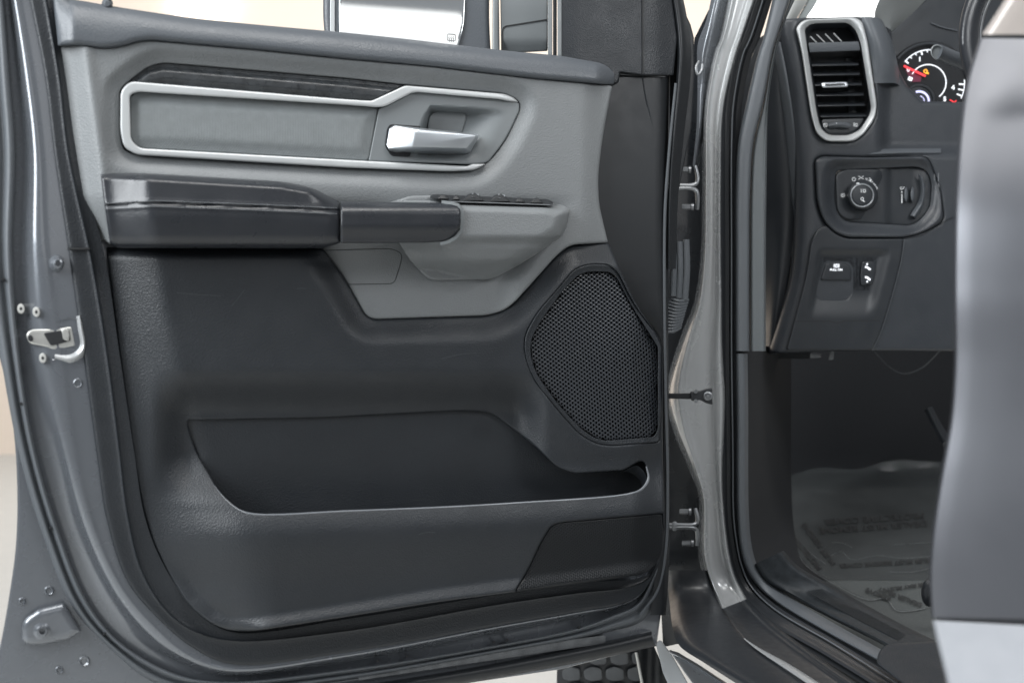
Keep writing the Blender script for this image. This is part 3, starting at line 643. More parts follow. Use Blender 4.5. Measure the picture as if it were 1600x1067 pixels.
# speaker
def Hspk(x, y): return 44 + 8 * np.exp(-(((x - 960) / 60) ** 2 + ((y - 560) / 110) ** 2)) - 10 * ss(985, 1034, x)
grl = rpoly([(952, 424, 5), (918, 424, 8), (902, 430, 10), (875, 459, 14), (844, 502, 16), (829, 531, 12), (829, 556, 12), (838, 584, 16), (871, 630, 20), (905, 667, 12), (929, 684, 10), (947, 688, 6), (1022, 682, 6), (1028, 670, 4), (1028, 541, 6), (986, 476, 20), (964, 433, 8)])
HR = lambda x, y: HL(x, y) + 3.5
grille = panel('speaker_grille', spk_out, lambda x, y: np.minimum(54, HR(x, y)) - 3 * (1 - ss(3, 12, dist(np.stack([x, y], 1), grl))), BLACK, door, grid=3, er=3.2, skirt=14, holes=[grl], hole_er=1.2, sharp=70)
def mesh_grid(outline, Hf, px, py, hole, depth, rot, M=DOOR, margin=1.5):
    o = np.array(outline); x0, y0 = o.min(0); x1, y1 = o.max(0); c = (o.min(0) + o.max(0)) / 2
    V = []; Fc = []; R = max(x1 - x0, y1 - y0) * .8; cr, sr = math.cos(rot), math.sin(rot)
    cs = []
    nj = int(R / py)
    for j in range(-nj, nj + 1):
        for i in range(int(-R / px), int(R / px) + 1):
            u = (i + (.5 if j % 2 else 0)) * px; v = j * py; cs.append((c[0] + u * cr - v * sr, c[1] + u * sr + v * cr))
    cs = np.array(cs); cs = cs[inside(cs, o)]; cs = cs[dist(cs, o) > margin]
    hx = [(px / 3, 0), (px / 6, py), (-px / 6, py), (-px / 3, 0), (-px / 6, -py), (px / 6, -py)]
    for (a, b_) in cs:
        n0 = len(V)
        for s_, dh in ((1.0, 0), (hole + .1, .35), (hole, 0), (hole * .92, -depth)):
            for (dx, dy) in hx:
                V.append((a + (dx * cr - dy * sr) * s_, b_ + (dx * sr + dy * cr) * s_, dh))
        for q in range(3):
            for k in range(6): Fc.append((n0 + q * 6 + k, n0 + q * 6 + (k + 1) % 6, n0 + (q + 1) * 6 + (k + 1) % 6, n0 + (q + 1) * 6 + k))
    V = np.array(V); h = Hf(V[:, 0], V[:, 1]) + V[:, 2]
    return M(V[:, 0], V[:, 1], h), Fc
GRM = mat('grille_black', (.022, .025, .030), .34, var=.1)
V, Fc = mesh_grid(grl, Hspk, 8.6, 3.35, .56, 3.0, -.07)
mk('grille_mesh', V, Fc, GRM, grille, sharp=25)
panel('grille_backing', grl, lambda x, y: Hspk(x, y) - 6, VOID, grille, grid=12, er=0, skirt=2)
# textured insert at the lower right
Hins = lambda x, y: HL(x, y) - 3
ti = panel('textured_insert', ins_o, lambda x, y: Hins(x, y) - 1.2, BLACKD, door, grid=6, er=3, skirt=6)
V, Fc = mesh_grid(ins_o, Hins, 6.6, 2.4, .6, 1.1, -.12, margin=3)
mk('insert_texture', V, Fc, BLACKD, ti, sharp=25)
# map the wiring boot between door and pillar
boot = Bag()
for i in range(3):
    boot.add(*tube_geo([(1052 + i * 10, 374 + (2 - i) * 3, -30), (1053 + i * 10, 420, -28), (1052 + i * 9, 462 + 3 * i, -30)], 5.2, sides=10))
for k in range(11):
    t = k / 10; cxk = 1062 - 12 * t; cyk = 470 + 48 * t
    boot.add(*tube_geo([(cxk - 14, cyk - 4 + 3 * t, -34), (cxk, cyk, -24), (cxk + 13, cyk - 2 - 5 * t, -34)], 2.6, sides=8, n=4))
boot.mk('wiring_boot', RUBG, door)

# mirror -----------------------------------------------------------
MM = Plane(640, 1.50, .97, .24)
mir = panel('mirror_housing', rpoly([(505, -60, 4), (505, 30, 20), (508, 60, 14), (520, 90, 10), (720, 100, 20), (768, 100, 6), (764, 30, 30), (766, -60, 4)]), flat(0), PADTOP, door, M=MM, er=8, skirt=70, grid=14)
panel('mirror_trim_ring', rpoly([(516, -60, 2), (516, 90, 6), (523, 90, 2), (523, -60, 2)]), flat(3), SILVER, mir, M=MM, er=1, skirt=4, grid=8)
gl = panel('mirror_glass', rpoly([(530, -60, 3), (530, 40, 20), (533, 90, 10), (700, 100, 10), (716, 74, 10), (725, 40, 20), (729, -60, 3)]), flat(5), MIRR, mir, M=MM, er=1.2, skirt=8, grid=12)
b = Bag(); b.add(*line_geo(resample(rpoly([(699, 53, 2), (712, 54, 2), (712, 64, 2), (699, 63, 2)]), 2), 1, MM, 5.2, closed=True))
for k in range(3): b.add(*line_geo([(702 + 3.2 * k, 57), (701.4 + 3.2 * k, 59), (702.6 + 3.2 * k, 61), (702 + 3.2 * k, 66)], .9, MM, 5.2))
b.mk('heater_symbol', mat('grey_print', (.18, .18, .18), .6), mir)
panel('mirror_arm', rpoly([(770, -60, 3), (769, 100, 3), (781, 100, 3), (779, -60, 3)]), flat(14), GREYS, mir, M=MM, er=4, skirt=20, grid=10)
panel('mirror_base', rpoly([(781, -60, 2), (783, 84, 3), (856, 80, 2), (856, -60, 2)]), lambda x, y: 8 - 8 * ss(60, 84, y), GREYS, mir, M=MM, er=3, skirt=26, grid=8)
V, Fc = line_geo([(785, 86), (785, 50), (786, 44), (790, 41), (858, 30)], 1.6, MM, 8.6)
mk('mirror_base_seam', V, Fc, INK, mir)

# =================================================================== CAR BODY
body = base('truck_body', tuple(Q(1180, 960, 1.7)), 'grey metallic door opening of the truck with hinge pillar, black seals and sill', 'truck body')
PL = [(1150, -40), (1128, 60), (1119, 84), (1104, 169), (1102, 281), (1100, 400), (1091, 475), (1075, 525), (1061, 580), (1057, 620), (1065, 670), (1085, 730), (1098, 775), (1099, 860), (1107, 900), (1128, 950), (1166, 1000), (1232, 1052), (1300, 1104)]
PR = [(1192, -40), (1158, 60), (1150, 84), (1130, 169), (1126, 281), (1126, 400), (1127, 475), (1127, 525), (1129, 580), (1131, 620), (1130, 670), (1128, 730), (1129, 775), (1138, 860), (1148, 900), (1166, 935), (1206, 972), (1272, 1022), (1366, 1086)]
def pm(t, h, A=PL, B=PR): return [((1 - t) * a[0] + t * b_[0], (1 - t) * a[1] + t * b_[1], h) for a, b_ in zip(A, B)]
dpaint = mat('shaded_sill_paint', (.013, .015, .018), .42, coat=.12, var=.1, vscale=30)  # body paint darkened to carry the dark reflections on the sill
def pms(t, h, a, b_): return pm(t, h)[a:b_]
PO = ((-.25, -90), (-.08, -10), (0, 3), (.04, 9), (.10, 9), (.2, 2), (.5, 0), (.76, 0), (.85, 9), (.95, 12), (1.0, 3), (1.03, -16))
strip('sill_step', [pms(t, h + (1.5 if -.1 < t < 1.02 else 0), 15, 19) for t, h in PO], dpaint, body, M=BODY, ncross=3, n=12)  # lower run of the painted pillar, its dark reflection put into the colour
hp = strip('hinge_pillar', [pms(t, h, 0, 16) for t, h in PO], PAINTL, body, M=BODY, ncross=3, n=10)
def seal_rail(xo, h, ext):   # vertical rail at offset, then runs along the sill
    return [(x, y, h) for x, y in ext]
T1 = [(1204, -40), (1172, 60), (1161, 84), (1146, 160), (1143, 225), (1143, 400), (1143, 550), (1145, 700), (1146, 800), (1150, 840), (1158, 880), (1173, 914), (1210, 950), (1300, 1003), (1394, 1061), (1440, 1090)]
def off(R, dx, dy, h):
    R = np.array(R, float); T = np.gradient(R, axis=0); T /= np.linalg.norm(T, axis=1)[:, None]; N = np.stack([T[:, 1], -T[:, 0]], 1)
    return [(p[0] + n_[0] * dx, p[1] + n_[1] * dx, h) for p, n_ in zip(R, N)]
strip('seal_channel', [off(T1, -22, 0, -12), off(T1, -16, 0, -6), off(T1, -10, 0, -14), off(T1, -4, 0, -12)], RUBBER, body, M=BODY, ncross=3)
strip('aperture_flange', [off(T1, -30, 0, -26), off(T1, -8, 0, -24), off(T1, 14, 0, -26)], RUBBER, body, M=BODY, ncross=2)
tube('seal_lip', [(x, y, -4) for x, y in T1], 1.2, RUBG, body, M=BODY, sides=6)
strip('aperture_seal_base', [off(T1, 1.5, 0, -8), off(T1, 3.5, 0, -12), off(T1, 6, 0, -8)], RUBBER, body, M=BODY, ncross=3)
SL = [(1216, -40), (1192, 60), (1184, 84), (1166, 160), (1153, 225), (1149, 300), (1149, 400), (1149, 548)]
SR = [(1248, -40), (1214, 60), (1207, 84), (1193, 160), (1177, 225), (1172, 300), (1171, 400), (1171, 548)]
AS = [((a[0] + b_[0]) / 2, (a[1] + b_[1]) / 2) for a, b_ in zip(SL, SR)]
strip('aperture_seal', [pm(0, -12, SL, SR), pm(.1, 2, SL, SR), pm(.35, 8, SL, SR), pm(.7, 8, SL, SR), pm(.93, 2, SL, SR), pm(1, -12, SL, SR)], RUBG, body, M=BODY)
TR_ = [(1262, -40), (1228, 30), (1212, 84), (1200, 160), (1197, 225), (1196, 300), (1195, 400), (1195, 548)]
strip('pillar_trim', [pm(.02, -16, SR, TR_), pm(.12, -8, SR, TR_), pm(.8, -8, SR, TR_), pm(1.0, -11, SR, TR_), pm(1.06, -40, SR, TR_)], mat('dark_grey_plastic', (.085, .095, .10), .55, bump=.3, bscale=900), body, M=BODY, ncross=3)
S2 = [(1155, 552), (1156, 640), (1156, 740), (1157, 800), (1161, 850), (1170, 884), (1188, 912), (1214, 934), (1290, 980), (1380, 1030), (1430, 1058), (1470, 1084)]
strip('sill_seal', [off(S2, -5, 0, -8), off(S2, -3, 0, 2), off(S2, 2, 0, 6), off(S2, 8, 0, 3), off(S2, 13, 0, -10)], RUBG, body, M=BODY)
# sill / rocker outer paint, dark
A0 = [(1040, 890), (1046, 940), (1052, 985), (1062, 1008), (1100, 1034), (1150, 1066), (1200, 1096)]
A1 = [(1103, 890), (1110, 920), (1126, 952), (1150, 985), (1190, 1018), (1250, 1058), (1300, 1092)]
A2 = [(1099, 860), (1107, 898), (1128, 946), (1160, 980), (1212, 1018), (1284, 1064), (1336, 1098)]
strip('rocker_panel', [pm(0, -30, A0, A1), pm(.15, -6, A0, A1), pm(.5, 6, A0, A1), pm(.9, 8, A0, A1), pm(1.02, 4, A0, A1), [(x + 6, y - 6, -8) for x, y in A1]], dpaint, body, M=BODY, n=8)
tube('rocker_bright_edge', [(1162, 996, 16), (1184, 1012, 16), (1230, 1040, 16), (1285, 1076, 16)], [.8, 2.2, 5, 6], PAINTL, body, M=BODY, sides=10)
# dark cavity behind hinges
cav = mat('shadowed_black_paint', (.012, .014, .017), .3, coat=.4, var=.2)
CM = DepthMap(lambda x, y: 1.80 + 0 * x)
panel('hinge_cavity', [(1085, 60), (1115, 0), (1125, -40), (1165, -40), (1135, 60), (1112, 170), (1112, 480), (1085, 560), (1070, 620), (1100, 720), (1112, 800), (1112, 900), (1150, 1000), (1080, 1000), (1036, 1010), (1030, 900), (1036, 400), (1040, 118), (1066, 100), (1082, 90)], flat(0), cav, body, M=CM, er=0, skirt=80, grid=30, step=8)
# fender edge curves inside the gap
strip('fender_edge', [[(1118, -40, 60), (1104, 30, 60), (1090, 70, 50), (1090, 120, 46), (1088, 200, 40), (1082, 260, 30)], [(1128, -40, 70), (1110, 40, 70), (1100, 90, 60), (1098, 140, 50), (1094, 200, 46), (1086, 260, 34)], [(1146, -40, 56), (1126, 50, 52), (1112, 100, 48), (1102, 160, 40), (1100, 200, 30), (1092, 260, 20)]], PAINT, body, M=CM)
tube('door_striker_loop', [(1092, 96, 66), (1088, 104, 72), (1090, 116, 72), (1096, 110, 68), (1098, 100, 66)], 2.2, STEEL, body, M=CM)
def hinge(y0, s, bright):
    HM = DepthMap(lambda x, y: 1.66 + 0 * x)
    h_ = Bag()
    h_.add(*tube_geo([(1042, y0, 0), (1060, y0, 1), (1082, y0, 0), (1088, y0 - 3 * s, -2), (1090, y0 - 12 * s, -3), (1086, y0 - 30 * s, -6)], 3.3, M=HM, sides=8, n=6))
    h_.add(*tube_geo([(1042, y0 + 5 * s, 0), (1060, y0 + 5 * s, 1), (1080, y0 + 5 * s, 0), (1088, y0 + 9 * s, -2), (1090, y0 + 20 * s, -3), (1089, y0 + 38 * s, -6)], 3.4, M=HM, sides=8, n=6))
    h = h_.mk('door_hinge', STEEL, body)
    disc('hinge_pin', 1054, y0 + 2.5 * s, [(7.5, -2), (7.5, 3), (5, 4)], STEEL, h, M=HM, ax=.75)
    for (x, y) in ((1068, y0 - 24 * s), (1072, y0 + 34 * s)):
        V, Fc = tube_geo([(x - 6, y, -10), (x, y, -9), (x + 7, y, -9)], 4.4, M=HM, sides=6, smooth=False, n=2)
        mk('hinge_bolt', V, Fc, STEEL, h)
        V, Fc = tube_geo([(x + 8, y, -9), (x + 12, y, -9)], 5.6, M=HM, sides=12, smooth=False); mk('bolt_washer', V, Fc, STEEL, h)
hinge(289, 1.0, 1); hinge(819, .85, .6)
# door check strap
KM = DepthMap(lambda x, y: 1.64 + 0 * x)
chk = hull_obj('check_strap', [(1036, 614, 0), (1082, 613.5, 2), (1082, 623, 2), (1036, 622, 0), (1036, 614, -6), (1082, 613.5, -6), (1082, 623, -6), (1036, 622, -6)], BLACKD, body, bev=1.2, M=KM)
panel('check_bracket', rpoly([(1078, 611, 2), (1094, 610, 3), (1100, 607, 2), (1113, 605, 3), (1112, 620, 3), (1114, 632, 3), (1102, 629, 2), (1094, 624, 3), (1080, 626, 2)]), flat(5), RUBBER, chk, M=KM, er=2, skirt=8, grid=4)
disc('check_bolt', 1106, 618, [(7.5, 4), (7, 8), (4.6, 9), (4.2, 7), (2.4, 7), (2.2, 9)], STEEL, chk, M=KM, n=18)
disc('check_rivet', 1087, 611, [(3.5, 4), (3, 7)], STEEL, chk, M=KM, n=12); disc('check_rivet', 1087, 626, [(3.5, 4), (3, 7)], STEEL, chk, M=KM, n=12)

# footwell: kick panel, toe board, carpet
FD = lambda x, y: L(y, [540, 735, 860, 950, 1000, 1080], [2.75, 2.62, 2.15, 1.86, 1.68, 1.5])
FM = DepthMap(FD)
quadk = strip('kick_panel', [[(1160, 546, 0), (1160, 640, 0), (1160, 760, 0), (1162, 850, 0), (1180, 905, 0), (1216, 938, 0)], [(1200, 540, -250), (1200, 640, -300), (1202, 760, -300), (1208, 840, -240), (1222, 890, -130), (1236, 940, -30)], [(1236, 540, -560), (1236, 640, -600), (1236, 735, -600), (1240, 820, -400), (1250, 872, -230), (1262, 900, -140)]], CARPD, body, M=DepthMap(lambda x, y: 1.74 + 0 * x))
cp = strip('toe_board', [[(x, y, 0) for x in (1190, 1300, 1420, 1560)] for y in (500, 600, 735, 800, 860, 905)], CARPD, body, M=FM, n=6)
cf = strip('carpet_floor', [[(x, y, 0) for x in (1200, 1300, 1420, 1560)] for y in (861, 905, 950, 1000, 1080)], CARPET, body, M=DepthMap(lambda x, y: FD(x, y) + .004), n=6)
SK = [(1180, 880), (1196, 905), (1232, 926), (1300, 962), (1390, 1008), (1470, 1054)]
SKo = [(1222, 860), (1244, 884), (1300, 916), (1356, 948), (1424, 984), (1500, 1020)]
scuff = mat('scuffed_black_plastic', (.016, .019, .022), .58, spec=.3, bump=.7, bscale=180, var=.6, vscale=70, stretch=(1, .25, 1))
strip('scuff_plate', [pm(-.1, -30, SK, SKo), pm(0, 4, SK, SKo), pm(.25, 12, SK, SKo), pm(.7, 16, SK, SKo), pm(.95, 12, SK, SKo), pm(1.05, -14, SK, SKo)], scuff, body, M=BODY)
b = Bag()
for i in range(7):
    t = .42 + .055 * i
    b.add(*line_geo([((1 - t) * a[0] + t * c_[0], (1 - t) * a[1] + t * c_[1]) for a, c_ in zip(SK[2:5], SKo[2:5])], 1.1, BODY, 17, th=1.2))
b.mk('tread_ribs', scuff, body)
panel('pillar_base_cover', rpoly([(1369, 1034, 5), (1372, 1018, 10), (1384, 1005, 10), (1500, 998, 3), (1520, 1100, 3), (1440, 1090, 3)]), flat(24), BLACK, body, M=DepthMap(lambda x, y: 1.38 - (y - 1000) * .0018 + 0 * x), er=4, skirt=20, grid=6)
disc('seat_rail_cap', 1452, 925, [(22, -10), (21, 6), (14, 12), (5, 14)], BLACKD, body, M=DepthMap(lambda x, y: 1.72 + 0 * x), ax=.6)
# bits hanging under the dash
DM = DepthMap(lambda x, y: 2.2 + 0 * x)
for pts, m_ in (([(1258, 551), (1283, 553), (1282, 558), (1262, 559)], STEEL), ([(1298, 548), (1303, 547), (1302, 561), (1294, 562)], STEEL)):
    panel('under_dash_bracket', pts, flat(0), m_, body, M=DM, er=.6, skirt=4, grid=4)
tube('under_dash_cable', [(1364, 546, 10), (1384, 568, 4), (1410, 583, 0), (1440, 574, 0), (1468, 548, 10)], .9, RUBG, body, M=DM, sides=6)
ped = base('brake_pedal', tuple(Q(1465, 700, 2.25)), 'dark pedal hanging in the footwell beside the rear door edge', 'pedal')
strip('pedal_arm', [[(1444, 640, 0), (1456, 664, 2), (1472, 692, 4), (1484, 706, 4)], [(1450, 636, 8), (1463, 662, 9), (1478, 688, 10), (1490, 700, 10)], [(1456, 634, 0), (1470, 660, 0), (1486, 684, 0), (1498, 696, 0)]], BLACK, ped, M=DM)
panel('pedal_pad', rpoly([(1472, 690, 4), (1510, 682, 4), (1520, 730, 4), (1484, 736, 4)]), flat(12), RUBBER, ped, M=DM, er=3, skirt=8, grid=5)

# protective film on the floor
film_m = mat('clear_film', (.20, .22, .22), .22, var=.4, vscale=14, alpha=.20, bump=1.0, bscale=30)
fo = rpoly([(1215, 748, 30), (1232, 820, 20), (1242, 857, 8), (1262, 884, 8), (1297, 908, 20), (1356, 936, 6), (1384, 934, 5), (1400, 952, 3), (1424, 953, 8), (1446, 949, 6), (1520, 940, 4), (1540, 712, 20), (1460, 722, 20), (1400, 716, 20), (1340, 734, 20), (1280, 728, 20)])
def Hfilm(x, y): return 5 + 1.6 * np.sin(x * .07 + y * .05) * np.sin(y * .11 - x * .02)
film = base('floor_film', tuple(Q(1340, 900, 2.0)), 'clear crinkled protective film with dark printed warning on the footwell floor', 'plastic film')
panel('film_sheet', fo, Hfilm, film_m, film, M=FM, er=0, skirt=.0, grid=6)
edge_m = mat('film_edge', (.16, .17, .175), .3, var=.5, vscale=40)
b = Bag(); b.add(*line_geo(catmull([(1241, 857), (1261, 884), (1297, 908), (1356, 936), (1384, 934), (1400, 952), (1424, 953), (1446, 949)], 5), .7, FM, lambda x, y: Hfilm(x, y) + .4))
for ln in ([(1296, 868), (1314, 861), (1330, 873), (1370, 867), (1410, 871), (1455, 868)], [(1398, 850), (1430, 848), (1460, 846)], [(1300, 846), (1318, 848), (1332, 855)], [(1390, 893), (1430, 892), (1456, 886)], [(1252, 850), (1272, 868), (1290, 880)]):
    b.add(*line_geo(catmull(ln, 5), .5, FM, lambda x, y: Hfilm(x, y) + .5))
b.mk('film_creases', edge_m, film)
HF = lambda x, y: Hfilm(x, y) + 3.5
pi_ = math.pi
for (t_, x, y, sz, ro, sx_) in [('PROTECTIVE COVER', 1366, 809, 13, pi_ - .07, 1.3), ('DEALER MUST REMOVE', 1364, 822, 13, pi_ - .07, 1.25), ('MUST REMOVE', 1279, 849, 11, pi_ + .92, 1.1),
        ('PROTECTIVE', 1261, 863, 11, pi_ + .86, 1.05), ('DEALER MUST REMOVE COVER', 1390, 878, 9, pi_ - .06, 1.25), ('DEALER MUST', 1406, 931, 10, pi_ + .38, 1.15), ('REMOVE', 1372, 927, 10, pi_ + .36, 1.1), ('COVER MAY MUST', 1425, 914, 8, pi_ - .14, 1.2)]:
    V, Fc = text_geo(t_, x, y, sz, FM, HF, rot=ro, sx=sx_, extr=.1, bold=.3)
    mk('printed_line', V, Fc, INK, film)

# A pillar trim and windscreen side
AP = DepthMap(lambda x, y: 2.05 + 0 * x)
strip('a_pillar_trim', [[(1224, -40, 10), (1224, 0, 10), (1206, 44, 10)], [(1242, -40, 22), (1240, 0, 22), (1220, 46, 20)], [(1275, -40, 8), (1262, 0, 8), (1242, 34, 8)]], mat('pale_grey_trim', (.33, .34, .33), .6, bump=.2, bscale=700), body, M=AP)
strip('windscreen_seal', [[(1276, -40, 4), (1262, 0, 4), (1244, 32, 4)], [(1294, -40, 8), (1278, 0, 8), (1256, 34, 6)]], mat('grey_seal', (.14, .155, .155), .6), body, M=AP, ncross=2)

# =================================================================== DASHBOARD
dash = base('dashboard', tuple(DASH(1320, 548, 0)), 'black dashboard end with tall silver framed air vent and headlamp switch', 'dashboard')
def Hd(x, y):
    d = dist(np.stack([x, y], 1), dash_left, closed=False)
    h = 0 * x - 34 * (1 - np.sqrt(np.clip(1 - (1 - np.clip(d / 34, 0, 1)) ** 2, 0, 1)))
    # dished zone under the cluster
    h -= 26 * ss(1370, 1388, x) * (1 - ss(226, 246, y)) 
    h += 0
    return h
dash_left = catmull([(1212, 30), (1214, 60), (1226, 130), (1236, 200), (1240, 260), (1240, 340), (1234, 430), (1216, 500), (1200, 552)], 6)
do = np.vstack([dash_left, [(1300, 548), (1362, 548), (1500, 548), (1620, 548), (1620, 150), (1500, 160), (1440, 158), (1416, 133), (1405, 112), (1396, 74), (1390, 50), (1366, 30), (1340, 26), (1256, 28), (1225, 30)]])
vent_o = rpoly([(1243, 44, 6), (1255, 31, 8), (1335, 27, 6), (1347, 34, 6), (1355, 63, 10), (1370, 166, 10), (1366, 187, 10), (1348, 211, 10), (1333, 221, 8), (1290, 221, 10), (1275, 208, 8), (1267, 180, 20), (1252, 79, 20)])
sw_o = rpoly([(1273, 250, 8), (1284, 244, 6), (1360, 246, 10), (1447, 244, 10), (1457, 262, 10), (1470, 300, 10), (1474, 345, 10), (1440, 364, 20), (1408, 371, 12), (1324, 371, 14), (1305, 364, 12), (1287, 347, 14), (1276, 316, 14)])
DPL = mat('dash_black_plastic', (.030, .034, .040), .40, bump=.5, bscale=420, kind='leather', var=.1)
DPS = mat('dash_smooth_black', (.020, .023, .027), .38, bump=.1, bscale=900, var=.1)
panel('dash_shell', do, Hd, DPL, dash, M=DASH, grid=6, er=5, skirt=60, holes=[vent_o, sw_o], hole_er=5)
# side end cap (dark) left of the shell
strip('dash_end_cap', [[(1206, 40, -30), (1200, 140, -40), (1196, 300, -60), (1194, 548, -80)], [(1216, 60, -26), (1218, 140, -30), (1226, 300, -40), (1202, 548, -44)], [(1226, 60, -30), (1238, 140, -34), (1246, 300, -36), (1212, 548, -40)]], DPS, dash, M=DASH)
panel('dash_side_filler', [(1150, 560), (1150, 150), (1185, 60), (1215, 42), (1262, 44), (1266, 560)], flat(0), BLACKD, dash, M=DepthMap(lambda x, y: 2.16 + 0 * x), er=0, skirt=6, grid=30)
strip('end_cap_ridge', [[(1204, 66, -34), (1208, 100, -36), (1222, 200, -40), (1230, 300, -46), (1230, 400, -56)], [(1211, 62, -22), (1218, 100, -20), (1233, 200, -24), (1242, 300, -30), (1240, 400, -44)], [(1219, 66, -16), (1226, 100, -14), (1242, 200, -16), (1250, 300, -22), (1246, 400, -38)], [(1228, 72, -26), (1234, 100, -26), (1250, 200, -28), (1256, 300, -32), (1252, 400, -46)]], PADTOP, dash, M=DASH)
# dash top pad beside the vent
strip('dash_top_roll', [[(1340, 27, -6), (1352, 60, -2), (1362, 100, 0), (1366, 130, 0)], [(1356, 26, 6), (1368, 60, 12), (1376, 100, 8), (1380, 130, 2)], [(1376, 30, 0), (1388, 60, 2), (1396, 100, 0), (1398, 130, -8)], [(1384, 44, -20), (1394, 66, -18), (1402, 100, -20), (1406, 134, -24)]], PADTOP, dash, M=DASH)
# lower dash edge catching the light
strip('switch_brow', [[(1340, 246, -8), (1400, 245, -8), (1470, 243, -10)], [(1356, 241, 2), (1400, 239, 2), (1470, 238, -4)], [(1380, 233, -8), (1410, 232, -8), (1470, 232, -12)]], PADTOP, dash, M=DASH)
# vent
vin = rpoly([(1257, 45, 6), (1268, 37, 6), (1326, 36, 6), (1337, 48, 5), (1344, 66, 8), (1361, 170, 10), (1358, 180, 6), (1343, 203, 6), (1326, 211, 8), (1294, 211, 8), (1282, 200, 8), (1276, 175, 12)])
vent = panel('air_vent', vent_o, lambda x, y: 8 - 6 * (1 - ss(0, 8, dist(np.stack([x, y], 1), vin))), SILVER, dash, M=DASH, grid=2.6, er=3, skirt=16, holes=[vin], hole_er=2, label='tall silver framed air vent')
panel('vent_cavity', vin, lambda x, y: -26 + 0 * x, VOID, vent, M=DASH, grid=10, er=0, skirt=3)
strip('vent_inner_wall', [[(x, y, 2) for x, y in resample(vin, 6)], [(x, y, -12) for x, y in (np.array(resample(vin, 6)) - [1310, 125]) * .94 + [1310, 125]], [(x, y, -26) for x, y in (np.array(resample(vin, 6)) - [1310, 125]) * .90 + [1310, 125]]], DPS, vent, M=DASH, n=2, ncross=2, closed=True)
hull_obj('vent_bar', [(1263, 67, 4), (1341, 65, 4), (1344, 79, 2), (1265, 82, 2), (1263, 67, -12), (1341, 65, -12), (1344, 79, -12), (1265, 82, -12)], PADTOP, vent, M=DASH, bev=1.4)
for (x, y) in ((1266, 57), (1276, 54), (1289, 53), (1302, 52)):
    V, Fc = tube_geo([(x, y, -4), (x + 13, y + 13, -4)], .8, M=DASH, sides=6, smooth=False); mk('demist_fin', V, Fc, SILVER, vent)
for (y, x0, x1) in ((102, 1268, 1341), (117, 1270, 1343), (133, 1273, 1346), (149, 1275, 1349), (165, 1278, 1351), (182, 1282, 1353)):
    hull_obj('louvre', [(x0, y, -1), (x1, y - 1, -1), (x0, y + 1.2, -1), (x1, y + .4, -1), (x0, y - 5, -20), (x1, y - 6, -20), (x0, y - 4, -20), (x1, y - 5, -20)], DPS, vent, M=DASH, bev=.3, seg=1)
hull_obj('vent_fin', [(1322, 90, -22), (1332, 90, -22), (1338, 184, -22), (1326, 184, -22), (1322, 90, -24), (1332, 90, -24), (1338, 184, -24), (1326, 184, -24)], BLACK, vent, M=DASH, bev=.3)
kn = panel('vent_knob', rpoly([(1282, 129, 4), (1324, 127.5, 4), (1326, 136, 4), (1284, 137.5, 4)]), flat(5), CHROME, vent, M=DASH, er=2, skirt=10, grid=2)
panel('knob_inset', rpoly([(1288, 131, 2), (1320, 129.8, 2), (1321, 133.6, 2), (1289, 135, 2)]), flat(5.3), DPS, vent, M=DASH, er=.3, skirt=1, grid=3)
vb = panel('vent_lower_plate', rpoly([(1283, 186, 3), (1352, 184, 3), (1341, 201, 5), (1326, 209.5, 6), (1295, 210, 6), (1285, 199, 5)]), flat(-3), DPS, vent, M=DASH, er=1.5, skirt=10, grid=4)
strip('vent_thumbwheel', [[(1294, 193, -2), (1302, 191, 2), (1312, 190.4, 3), (1322, 191.4, 2), (1330, 194, -2)], [(1294, 197, 1), (1302, 195, 6), (1312, 194.2, 7), (1322, 195.4, 6), (1329, 198, 1)], [(1296, 201, -2), (1304, 199.6, 2), (1312, 198.8, 3), (1322, 200, 2), (1328, 201, -2)]], PADTOP, vent, M=DASH)
b = Bag(); b.add(*line_geo([(1307, 192), (1307.3, 196)], 1.6, DASH, 5.5)); b.mk('wheel_mark', WHITE, vent); b = Bag()
b.add(*line_geo([(1287, 193), (1292, 193), (1292, 198), (1287, 198), (1287, 193)], .8, DASH, -2.6)); b.add(*line_geo([(1287, 193), (1292, 198)], .8, DASH, -2.6))
b.mk('closed_symbol', WHITE, vent); b = Bag()
for k in range(3): b.add(*line_geo([(1333, 193 + 2 * k), (1335, 192.4 + 2 * k), (1337, 193.4 + 2 * k), (1340, 193 + 2 * k)], .8, DASH, -2.6))
b.mk('airflow_symbol', WHITE, vent)
# headlamp switch module
swi = rpoly([(1306, 266, 10), (1432, 260, 12), (1449, 267, 12), (1456, 287, 14), (1453, 325, 14), (1436, 345, 12), (1422, 352, 8), (1320, 346, 12), (1307, 332, 10), (1303, 305, 14)])
sw = panel('headlamp_switch', sw_o, lambda x, y: 8 - 14 * (1 - ss(0, 22, dist(np.stack([x, y], 1), swi))), DPL, dash, M=DASH, grid=3, er=6, skirt=16, holes=[swi], hole_er=2, label='black headlamp switch panel')
def Hsw(x, y): return -9 - 5 * ss(1382, 1392, x) * (1 - ss(1425, 1452, x)) * 1.0
panel('switch_plate', swi, Hsw, DPS, sw, M=DASH, grid=4, er=1.5, skirt=5)
lm = rpoly([(1305, 272, 10), (1320, 264, 10), (1374, 264, 6), (1381, 276, 6), (1381, 310, 10), (1374, 328, 12), (1357, 342, 10), (1320, 343, 10), (1308, 330, 10)])
panel('switch_module', lm, lambda x, y: -5 - 8 * (1 - np.exp(-(np.hypot(x - 1347, y - 305) / 30) ** 4)) * 0 - 7 * ss(1352, 1380, x + (y - 300) * .5), DPS, sw, M=DASH, grid=3, er=2, skirt=7)
disc('switch_knob', 1347, 305, [(25, -6), (24, 2), (21, 8), (18.5, 9), (17, 9.4)], DPS, sw, M=DASH)
